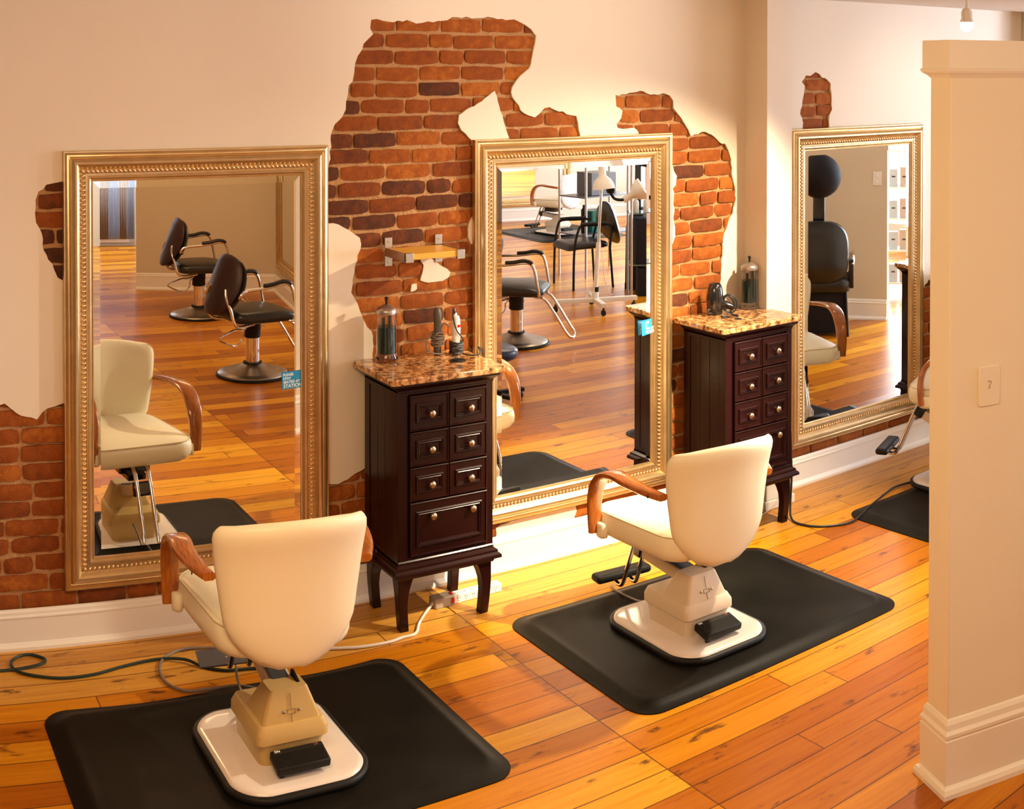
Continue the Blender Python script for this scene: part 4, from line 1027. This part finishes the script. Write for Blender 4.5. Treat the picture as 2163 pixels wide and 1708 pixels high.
    if plate_foot:
        b.box(-.14, .14, -.045, .045, -.004, .003, Matrix.Translation((0, .450, .080 + zs)) @ Matrix.Rotation(math.radians(12), 4, 'X')); b.build('foot_plate', M['grey_steel'], t, bevel=0.002)
    else:
        b.box(-.135, .135, .415, .485, .078 + zs, .112 + zs); b.build('foot_pad', M['rubber'], t, bevel=0.016, segs=4)
    return t
ch1 = make_cream_chair('cream chair at left in front of the left mirror, nearest the viewer', (1.427, -0.985, 0), math.radians(-5.0), 0.052, plate_foot=True, off=0.028)
ch2 = make_cream_chair('cream chair on the middle mat, in front of the middle mirror', (3.145, -0.965, 0), math.radians(-4.0), 0.0, 0.0, M['beige_plastic2'], M['blue_steel'], off=0.020)
make_cream_chair('cream chair at right behind the partition, only its wooden arm showing', (5.31, -0.71, 0), math.radians(26), 0.10, 0.0, M['beige_plastic2'])
make_cream_chair('far cream chair with plastic-covered back, seen inside the middle mirror', (9.30, -9.15, 0), math.radians(164), 0.0, math.radians(172), M['beige_plastic2'], M['blue_steel'], True)

for c_, p_ in ((cord_a, ch1), (cord_b, ch2)):
    c_.parent = p_
    c_.matrix_parent_inverse = (Matrix.Translation(p_.location) @ p_.rotation_euler.to_matrix().to_4x4()).inverted()
    del c_['label']; del c_['category']

# ------------------------------------------------------------------ black hydraulic salon chairs
def make_black_chair():
    t = thing('black_salon_chair', 'x', 'chair', (0, 0, 0), 0, 'black hydraulic chairs')
    b = MB(); b.lathe([(.262, 0), (.268, .006), (.266, .018), (.258, .022), (0, .022)], n=48); b.build('base_rim', M['rubber'], t, smooth=True, angle=50)
    b = MB(); b.lathe([(.257, .020), (.253, .026), (.20, .042), (.12, .066), (.075, .084), (.068, .09), (0, .09)], n=48); b.build('base_dome', M['brushed'], t, smooth=True, angle=50)
    b = MB(); b.lathe([(.070, .086), (.070, .098), (.052, .102), (.05, .102)], n=32); b.build('collar', M['rubber'], t, smooth=True)
    b = MB(); b.lathe([(.050, .09), (.050, .30), (0, .30)], n=32); b.build('hydraulic_column', M['chrome'], t, smooth=True, angle=50)
    b = MB(); b.lathe([(.052, .275), (.060, .282), (.058, .33), (.062, .335), (.060, .41), (0, .41)], n=28); b.build('column_boot', M['rubber'], t, smooth=True, angle=50)
    b = MB(); b.tube(spline([(-.035, -.045, .370), (-.04, -.11, .350), (-.05, -.17, .352), (-.06, -.23, .335), (-.065, -.285, .315), (-.06, -.30, .295), (-.05, -.24, .262), (-.03, -.17, .232), (-.02, -.12, .240), (-.015, -.09, .275), (-.02, -.085, .325), (-.02, -.045, .365)], 6), .006, 8); b.build('pump_lever', M['chrome'], t, smooth=True)
    b = MB()
    def ring(s, z, c=0):
        return [(x * (1 - .06 * max(0, -y / .22)), y, z + c * (.012 * math.cos(x * 6)) - (.02 * max(0, (y - .1) / .15) if c else 0)) for x, y in rrect(-.245 + s, .245 - s, -.225 + s, .255 - s, .09, 7)]
    b.loft([ring(.07, .408), ring(.02, .412), ring(0, .430), ring(0, .462), ring(.008, .480, .5), ring(.03, .492, 1), ring(.08, .498, 1), ring(.15, .500, 1)])
    b.build('seat', M['black_vinyl'], t, smooth=True, angle=80, sub=1)
    # oval back, leaning
    lean = Matrix.Translation((0, -.250, .675)) @ Matrix.Rotation(math.radians(-21), 4, 'X')
    def oval(name, material, y0, y1, rx, rz):
        b = MB(); rings = []
        for q, y in ((.2, y0), (.80, y0 + (y1 - y0) * .12), (.97, y0 + (y1 - y0) * .35), (1, (y0 + y1) / 2), (.97, y0 + (y1 - y0) * .65), (.80, y0 + (y1 - y0) * .88), (.2, y1)):
            rg = []
            for k in range(30):
                a = 2 * PI * k / 30
                x = rx * math.copysign(abs(math.cos(a)) ** .75, math.cos(a)) * q; zz = rz * math.copysign(abs(math.sin(a)) ** .85, math.sin(a)) * q
                if zz < 0: x *= (1 + zz / rz * .18)
                rg.append(lean @ Vector((x, y + .10 * (x / rx) ** 2 * .5, zz)))
            rings.append(rg)
        b.loft(rings); return b.build(name, material, t, smooth=True, angle=80)
    oval('back_cushion', M['black_vinyl'], -.005, .05, .225, .215)
    oval('back_shell', M['brown_shell'], -.04, .0, .235, .225)
    for s in (-1, 1):
        X = s * .262
        b = MB(); b.tube(spline([(s * .20, -.20, .60), (X, -.235, .62), (X + s * .01, -.21, .655), (X, -.16, .665), (X, -.03, .672), (X, .10, .690), (X, .16, .685), (X, .19, .64), (X, .215, .52), (X - s * .01, .225, .43), (X - s * .04, .20, .415)], 6), .0115, 10)
        b.build('arm_frame', M['chrome'], t, smooth=True)
        b = MB(); b.tube(spline([(X, -.04, .688), (X, .03, .694), (X, .10, .708), (X, .155, .700), (X, .172, .684)], 5), .017, 10, rad=None); b.build('arm_pad', M['black_vinyl'], t, smooth=True)
        b = MB(); b.tube(spline([(s * .13, -.278, .66), (s * .16, -.288, .60), (s * .19, -.270, .52), (s * .20, -.24, .42), (s * .17, -.17, .395), (s * .12, -.05, .395)], 6), .0115, 10); b.build('back_frame', M['chrome'], t, smooth=True)
    b = MB(); b.tube(spline([(-.13, .16, .405), (-.13, .25, .385), (-.13, .33, .28), (-.13, .43, .12), (-.10, .465, .085), (0, .475, .08), (.10, .465, .085), (.13, .43, .12), (.13, .33, .28), (.13, .25, .385), (.13, .16, .405)], 6), .0105, 10); b.build('footrest_bar', M['chrome'], t, smooth=True)
    return t
bc = make_black_chair()
spots = [((3.385, -6.02, 0), math.atan2(-1.0, 0.04) , (1.0, 0.04), 'black chair with round steel base, the farther one inside the left mirror'),
         ((3.105, -3.83, 0), 0, (.985, -.13), 'black chair with round steel base, the nearer one inside the left mirror'),
         ((5.37, -3.87, 0), 0, (.74, .67), 'black chair at lower left inside the middle mirror, chrome footrest forward')]
for i, (loc, _, f, lab) in enumerate(spots):
    o = bc if i == 0 else copy_tree(bc)
    o.location = loc
    o.rotation_euler = (0, 0, math.atan2(f[1], f[0]) - PI / 2)
    o['label'] = lab

# ------------------------------------------------------------------ pieces seen in the mirrors
t = thing('waiting_chair', 'black four-legged armchair inside the middle mirror, behind the lamp stand', 'chair', (7.34, -5.78, 0), math.atan2(-.17, -.98) - PI / 2)
b = MB(); b.loft([[(x, y, z + (.03 * max(0, (y - .12) / .12) * -1)) for x, y in rrect(-.235 + s, .235 - s, -.21 + s, .24 - s, .07, 6)] for s, z in ((.03, .405), (0, .42), (0, .445), (.015, .465), (.06, .472))]); b.build('seat', M['black_vinyl'], t, smooth=True, angle=70)
b = MB(); lean = Matrix.Translation((0, -.33, .63)) @ Matrix.Rotation(math.radians(-16), 4, 'X')
b.loft([[lean @ Vector((.235 * q * math.cos(a), y + .04 * math.cos(a) ** 2, .23 * q * math.sin(a))) for a in [2 * PI * k / 26 for k in range(26)]] for q, y in ((.3, -.03), (.92, -.025), (1, 0), (.92, .022), (.3, .028))]); b.build('backrest', M['black_vinyl'], t, smooth=True, angle=70)
for s in (-1, 1):
    b = MB(); b.tube(spline([(s * .24, .20, .0), (s * .24, .19, .40), (s * .25, .15, .60), (s * .25, .10, .645), (s * .25, -.05, .645), (s * .24, -.22, .645)], 6), .013, 8); b.build('leg', M['rubber'], t, smooth=True)
    b = MB(); b.tube([(s * .22, -.25, .0), (s * .21, -.22, .40), (s * .18, -.26, .62)], .013, 8); b.build('leg', M['rubber'], t, smooth=True)
    b = MB(); b.tube([(s * .25, .12, .655), (s * .25, .0, .660), (s * .25, -.16, .656)], .019, 8); b.build('arm_pad', M['rubber'], t, smooth=True)

t = thing('lamp_stand', 'white wheeled lamp stand with bell shades inside the middle mirror', 'stand', (6.70, -4.64, 0), 0)
b = MB()
for a, L in ((18, .40), (200, .40), (-62, .30), (110, .30)):
    Mx = Matrix.Rotation(math.radians(a), 4, 'Z'); b.box(0, L, -.025, .025, .075, .115, Mx)
b.lathe([(.032, .07), (.032, .17), (0, .17)], n=16)
bb = b.build('wheeled_foot', M['white_plastic'], t, bevel=0.004)
for a, L in ((18, .375), (200, .375), (-62, .28), (110, .28)):
    x, y = L * math.cos(math.radians(a)), L * math.sin(math.radians(a))
    c = MB(); c.lathe([(.02, -.012), (.027, -.01), (.027, .01), (.02, .012)], (0, 0, 0), 14, Matrix.Translation((x, y, .028)) @ Matrix.Rotation(PI / 2, 4, 'Y')); c.box(x - .006, x + .006, y - .006, y + .006, .03, .08); c.build('caster', M['rubber'], bb)
b = MB(); b.tube([(0, 0, .16), (.035, 0, .62)], .021, 14); b.build('lower_tube', M['white_plastic'], t, smooth=True)
b = MB(); b.tube([(.035, 0, .60), (.075, 0, 1.20)], .013, 12); b.build('upper_tube', M['chrome'], t, smooth=True)
b = MB(); b.tube([(.006, 0, .14), (.010, 0, .215)], .026, 14); b.build('collar', M['rubber'], t, smooth=True)
def bell(name, c, d, s, material):
    q = Vector(d).to_track_quat('Z', 'Y').to_matrix().to_4x4(); Mx = Matrix.Translation(c) @ q @ Matrix.Scale(s, 4)
    b = MB(); b.lathe([(.0, -.05), (.028, -.05), (.034, .0), (.036, .05), (.075, .085), (.098, .13), (.104, .17), (.100, .17), (.07, .10), (0, .08)], n=26, M=Mx); return b.build(name, material, t, smooth=True, angle=50)
bell('bell_shade', (.075, 0, 1.28), (.05, .1, -1), 1.0, M['white_plastic'])
bell('bell_shade', (.33, .06, 1.02), (.55, .45, .45), 1.0, M['white_plastic'])
b = MB(); b.tube(spline([(.075, 0, 1.20), (.13, 0, 1.16), (.19, .03, 1.02), (.31, .05, 1.0)], 6), .014, 8); b.lathe([(.0, -.045), (.035, -.03), (.045, 0), (.035, .03), (0, .045)], (.16, .02, 1.10), 16); b.build('swivel_arm', M['rubber'], t, smooth=True)
b = MB(); b.tube(spline([(.06, -.02, 1.0), (.075, -.03, .80), (.08, -.03, .60), (.12, -.04, .42), (.13, -.04, .28), (.20, -.05, .13), (.24, -.05, .115)], 6), .0035, 6)
b.tube(spline([(-.10, -.02, .12), (-.02, -.05, .15), (.09, -.05, .125)], 5), .0035, 6); b.build('power_cord', M['cord_white'], t, smooth=True)

t = thing('hood_dryer_pedestal', 'tall black dryer pedestal at right inside the middle mirror', 'hair dryer', (7.74, -5.32, 0), math.radians(-20))
b = MB()
b.loft([[(x * q, y * q, z) for x, y in rrect(-.13, .13, -.12, .12, .04, 5)] for q, z in ((1.0, 0), (1.0, .05), (.97, .07), (.92, .62), (.80, .72), (.5, .78), (.42, .82))]); b.build('pedestal', M['black_matte'], t, smooth=True, angle=50)
b = MB(); b.box(-.045, .045, -.035, .035, .80, 1.35); b.build('column', M['black_plastic'], t, bevel=0.006)
b = MB(); b.lathe([(.0, -.14), (.09, -.12), (.15, -.04), (.16, .05), (.15, .12), (.14, .12), (.14, .05), (.0, -.10)], (0, .10, 1.36), 26); b.build('hood', M['black_plastic'], t, smooth=True, angle=50)

def shelf_unit(label, loc, rz, w, d, levels, post, shelf_m, group=None, h=1.7):
    t = thing('shelf_unit', label, 'shelf', loc, rz, group)
    for x in (0, w):
        for y in (0, d):
            b = MB(); b.tube([(x, y, 0), (x, y, h)], .013, 10); b.build('post', post, t, smooth=True)
    for z in levels:
        b = MB(); b.box(-.01, w + .01, -.01, d + .01, z, z + .012); b.build('shelf_board', shelf_m, t)
    return t
glassy = mat('green_glass_shelf', (0.20, 0.26, 0.20), 0.08, spec=0.6, trans=0.5)
shelf_unit('glass shelves with white bottles at the right edge inside the middle mirror', (7.36, -4.96, 0), math.radians(30), 0.9, -0.30, (0.30, 0.80, 1.30), M['zinc'], glassy)
Ru = Matrix.Translation((7.36, -4.96, 0)) @ Matrix.Rotation(math.radians(30), 4, 'Z')
bt = None
for k in range(4):
    p = Ru @ Vector((0.05 + k * .105, -0.07 - .03 * (k % 2), 0.812))
    if bt is None:
        b = MB(); b.lathe([(.026, 0), (.028, .006), (.028, .10), (.024, .118), (.012, .125), (.012, .14), (.016, .142), (.016, .165), (0, .167)], n=18); bt = b.build('product_bottle', M['bottle_white'], smooth=True, angle=50); o = bt
    else:
        o = bt.copy(); COL.objects.link(o)
    o.location = p
    finish(o, '%s of the four white bottles on the glass shelf inside the middle mirror' % ('leftmost', 'second from left', 'third from left', 'rightmost')[k], 'bottle', 'white bottles on the glass shelf')
for k, (u, z, w_, h_, lab) in enumerate(((.18, .312, .26, .44, 'tall black box standing on the lower glass shelf inside the middle mirror'), (.22, .0, .30, .28, 'black crate on the floor under the glass shelves inside the middle mirror'))):
    p = Ru @ Vector((u, -.15, z)); b = MB(); b.box(-w_ / 2, w_ / 2, -.12, .12, 0, h_); o = finish(b.build('black_box' if k == 0 else 'black_crate', M['black_matte'], bevel=0.008), lab, 'box'); o.location = p; o.rotation_euler = (0, 0, math.radians(30))

shelf_unit('chrome wire rack behind the black armchair inside the middle mirror', (7.62, -6.10, 0), math.radians(-8), 0.75, -0.42, (0.44, 0.84), M['zinc'], M['grey_steel'])
Rw = Matrix.Translation((7.62, -6.10, 0)) @ Matrix.Rotation(math.radians(-8), 4, 'Z')
p = Rw @ Vector((.34, -.20, .856)); b = MB(); b.box(-.16, .16, -.14, .14, 0, .24); b.box(-.10, .10, -.1405, -.139, .06, .18); o = finish(b.build('appliance_box', M['grey_steel'], bevel=0.01), 'dark appliance box on the wire rack inside the middle mirror', 'box'); o.location = p
p = Rw @ Vector((.30, -.20, .456)); b = MB(); b.loft([[(x, y, z) for x, y in rrect(-.11 * q, .11 * q, -.10 * q, .10 * q, .03, 4)] for q, z in ((.85, 0), (1, .22), (1.04, .23))]); o = finish(b.build('teal_basket', M['teal'], smooth=True, angle=40), 'teal basket on the wire rack behind the black armchair', 'basket'); o.location = p
p = Rw @ Vector((.12, -.16, .456)); b = MB(); b.lathe([(.03, 0), (.032, .01), (.032, .24), (.015, .27), (.015, .30), (0, .30)], n=18); o = finish(b.build('spray_bottle', M['rubber'], smooth=True, angle=50), 'black bottle beside the teal basket on the wire rack', 'bottle'); o.location = p

# black stool edge behind the second chair arm, inside the middle mirror
t = thing('rolling_stool', 'low black rolling stool at lower left inside the middle mirror', 'stool', (4.28, -2.42, 0), 0)
b = MB(); b.lathe([(.0, .30), (.15, .30), (.17, .32), (.17, .355), (.15, .372), (0, .376)], n=30); b.build('seat', M['navy'], t, smooth=True, angle=60)
b = MB(); b.lathe([(.022, .06), (.022, .30)], n=14)
for k in range(5):
    b.box(0, .24, -.02, .02, .05, .075, Matrix.Rotation(2 * PI * k / 5, 4, 'Z'))
    x, y = .22 * math.cos(2 * PI * k / 5), .22 * math.sin(2 * PI * k / 5); b.lathe([(.02, -.012), (.026, 0), (.02, .012)], (0, 0, 0), 12, Matrix.Translation((x, y, .026)) @ Matrix.Rotation(PI / 2, 4, 'Y'))
b.build('base', M['rubber'], t, smooth=True, angle=40)

t = thing('hood_dryer_chair', 'black hood dryer chair at left inside the right mirror', 'hair dryer', (7.55, -2.62, 0), math.radians(-134.6))
b = MB(); b.lathe([(.0, -.17), (.10, -.15), (.165, -.07), (.185, .0), (.180, .05), (.17, .05), (.165, 0), (0, -.12)], n=32, M=Matrix.Translation((0, -.10, 1.33)) @ Matrix.Rotation(math.radians(-90), 4, 'X')); b.build('dryer_hood', M['black_matte'], t, smooth=True, angle=50)
b = MB(); b.box(-.22, .22, -.12, .28, 0.03, .37); b.build('base_cabinet', M['black_matte'], t, bevel=0.01)
b = MB(); b.box(-.05, .05, .0, .07, .48, 1.24); b.build('dryer_column', M['black_plastic'], t, bevel=0.008)
b = MB(); lean = Matrix.Translation((0, -.12, .70)) @ Matrix.Rotation(math.radians(-8), 4, 'X')
b.loft([[lean @ Vector((.25 * q * math.copysign(abs(math.cos(a)) ** .6, math.cos(a)), y, .26 * q * math.copysign(abs(math.sin(a)) ** .7, math.sin(a)))) for a in [2 * PI * k / 28 for k in range(28)]] for q, y in ((.3, -.05), (.93, -.045), (1, 0), (.93, .045), (.3, .05))]); b.build('backrest', M['black_vinyl'], t, smooth=True, angle=70)
b = MB(); b.loft([[(x, y, z) for x, y in rrect(-.26 + s, .26 - s, -.16 + s, .36 - s, .07, 5)] for s, z in ((.03, .36), (0, .38), (0, .46), (.03, .49), (.08, .495))]); b.build('seat', M['black_vinyl'], t, smooth=True, angle=70)
for s in (-1, 1):
    b = MB(); b.tube(spline([(s * .28, -.12, .60), (s * .29, .0, .66), (s * .29, .22, .66), (s * .29, .29, .60), (s * .28, .31, .40)], 6), .013, 8); b.build('arm_frame', M['chrome'], t, smooth=True)
    b = MB(); b.box(s * .27 - .02, s * .27 + .02, -.12, .30, .40, .64); b.build('side_panel', M['black_plastic'], t, bevel=0.006)
    for y in (-.12, .30):
        b = MB(); b.tube([(s * .22, y, .38), (s * .24, y, 0.0)], .014, 8); b.build('leg', M['rubber'], t, smooth=True)

# bright product shelves by the window, right edge inside the right mirror
for _m in ('curtain',):
    nt = M[_m].node_tree; P_ = nt.nodes['Principled BSDF']; out = nt.nodes['Material Output']
    tr = nt.nodes.new('ShaderNodeBsdfTranslucent'); tr.inputs[0].default_value = (0.75, 0.78, 0.85, 1)
    mxs = nt.nodes.new('ShaderNodeMixShader'); mxs.inputs[0].default_value = 0.7
    nt.links.new(P_.outputs[0], mxs.inputs[1]); nt.links.new(tr.outputs[0], mxs.inputs[2]); nt.links.new(mxs.outputs[0], out.inputs['Surface'])
t = thing('retail_shelf', 'white product shelving by the window inside the right mirror', 'shelf', (9.12, -3.82, 0), math.radians(48.7))
for x0, x1, m_ in ((-.02, 0, M['trim']), (.69, .715, M['carton_tan'])):
    b = MB(); b.box(x0, x1, -.13, .13, 0, 1.75); b.build('side_panel', m_, t)
for z in (.10, .42, .73, 1.04, 1.40, 1.73):
    b = MB(); b.box(0, .69, -.13, .13, z, z + .018); b.build('shelf_board', M['trim'], t)
Rs = Matrix.Translation((9.12, -3.82, 0)) @ Matrix.Rotation(math.radians(48.7), 4, 'Z')
box0 = {}
for z, nm in ((.119, 'lowest'), (.439, 'second lowest'), (.749, 'middle'), (1.059, 'upper')):
    for k in range(2):
        p = Rs @ Vector((.50 + k * .105, .03, z)); key = k
        if key not in box0:
            b = MB(); b.box(-.042, .042, -.05, .05, 0, .17 + .02 * key); b.cur = 1; b.box(-.018, .018, .0495, .0508, .09, .105)
            o = box0[key] = b.build('product_carton', [M['carton_tan'] if key else M['carton'], M['ink']], bevel=0.003)
        else:
            o = box0[key].copy(); COL.objects.link(o)
        o.location = p; o.rotation_euler = (0, 0, math.radians(48.7))
        finish(o, '%s carton on the %s shelf by the window inside the right mirror' % ('tan right-hand' if key else 'grey left-hand', nm), 'carton', 'cartons on the retail shelf')

t = thing('outlet_plate', 'pale outlet plate on the tan wall inside the right mirror', 'outlet', (8.372 - .555 * .09, -2.58 - .832 * .09, 1.25), math.atan2(-1.37, -.922) )
b = MB(); b.box(-.04, .04, -.007, 0, -.06, .06); b.build('cover_plate', M['white_plastic'], t, bevel=0.003)
for z in (-.028, .028):
    b = MB(); b.box(-.014, .014, -.009, -.006, z - .016, z + .016); b.build('socket', M['trim'], t, bevel=0.003)

# curtains in front of the corridor window
def curtain(label, a0, a1, material, ph):
    b = MB(); n = 40; vs = []
    for j, z in enumerate((0.10, 0.7, 1.4, 2.3)):
        for i in range(n + 1):
            a = a0 + (a1 - a0) * i / n
            v = fa + dd * a + nn_ * (0.12 + 0.028 * math.sin(i * 1.15 + ph + j * .25))
            vs.append((v.x, v.y, z))
    fs = [(j * (n + 1) + i, j * (n + 1) + i + 1, (j + 1) * (n + 1) + i + 1, (j + 1) * (n + 1) + i) for j in range(3) for i in range(n)]
    b.add(vs, fs); o = b.build('curtain', material, smooth=True, angle=180)
    s = o.modifiers.new('thick', 'SOLIDIFY'); s.thickness = 0.003
    return finish(o, label, 'curtain')
curtain('narrow pale curtain at the right end of the corridor window inside the left mirror', .0, .095, M['curtain'], 1)
curtain('brown curtain beside the narrow pale one inside the left mirror', .100, .19, M['curtain_brown'], 2)
curtain('wide pale curtain between the two brown ones inside the left mirror', .195, .325, M['curtain'], 3)
curtain('brown curtain toward the left of the corridor window inside the left mirror', .33, .44, M['curtain_brown'], 0)
curtain('pale curtain at the left end of the corridor window inside the left mirror', .45, .80, M['curtain'], 4)

# ceiling spotlight seen above the partition
t = thing('track_light', 'lit white spotlight hanging from the ceiling above the partition', 'ceiling light', (4.70, -1.15, 2.60))
b = MB(); b.lathe([(.055, 0), (.055, -.015), (.03, -.025), (0, -.025)], n=20); b.build('canopy', M['white_plastic'], t, smooth=True)
b = MB(); b.tube([(0, 0, -.02), (0, 0, -.085)], .007, 8); b.tube(spline([(-.034, 0, -.15), (-.036, 0, -.10), (0, 0, -.08), (.036, 0, -.10), (.034, 0, -.15)], 5), .003, 6); b.build('yoke', M['white_plastic'], t, smooth=True)
b = MB(); b.lathe([(0, -.085), (.016, -.087), (.020, -.10), (.024, -.125), (.031, -.145), (.031, -.15), (.022, -.15), (0, -.15)], n=20); b.build('lamp_head', M['white_plastic'], t, smooth=True, angle=50)
b = MB(); b.lathe([(.030, -.150), (.031, -.165), (.026, -.183), (.012, -.193), (0, -.195)], n=20); b.build('bulb', M['bulb'], t, smooth=True)
# tan post at the top right corner
b = MB(); b.box(6.78, 6.98, -0.16, -0.004, 0.0, 2.60); finish(b.build('wall_post', M['beige_rear']), kind='structure')
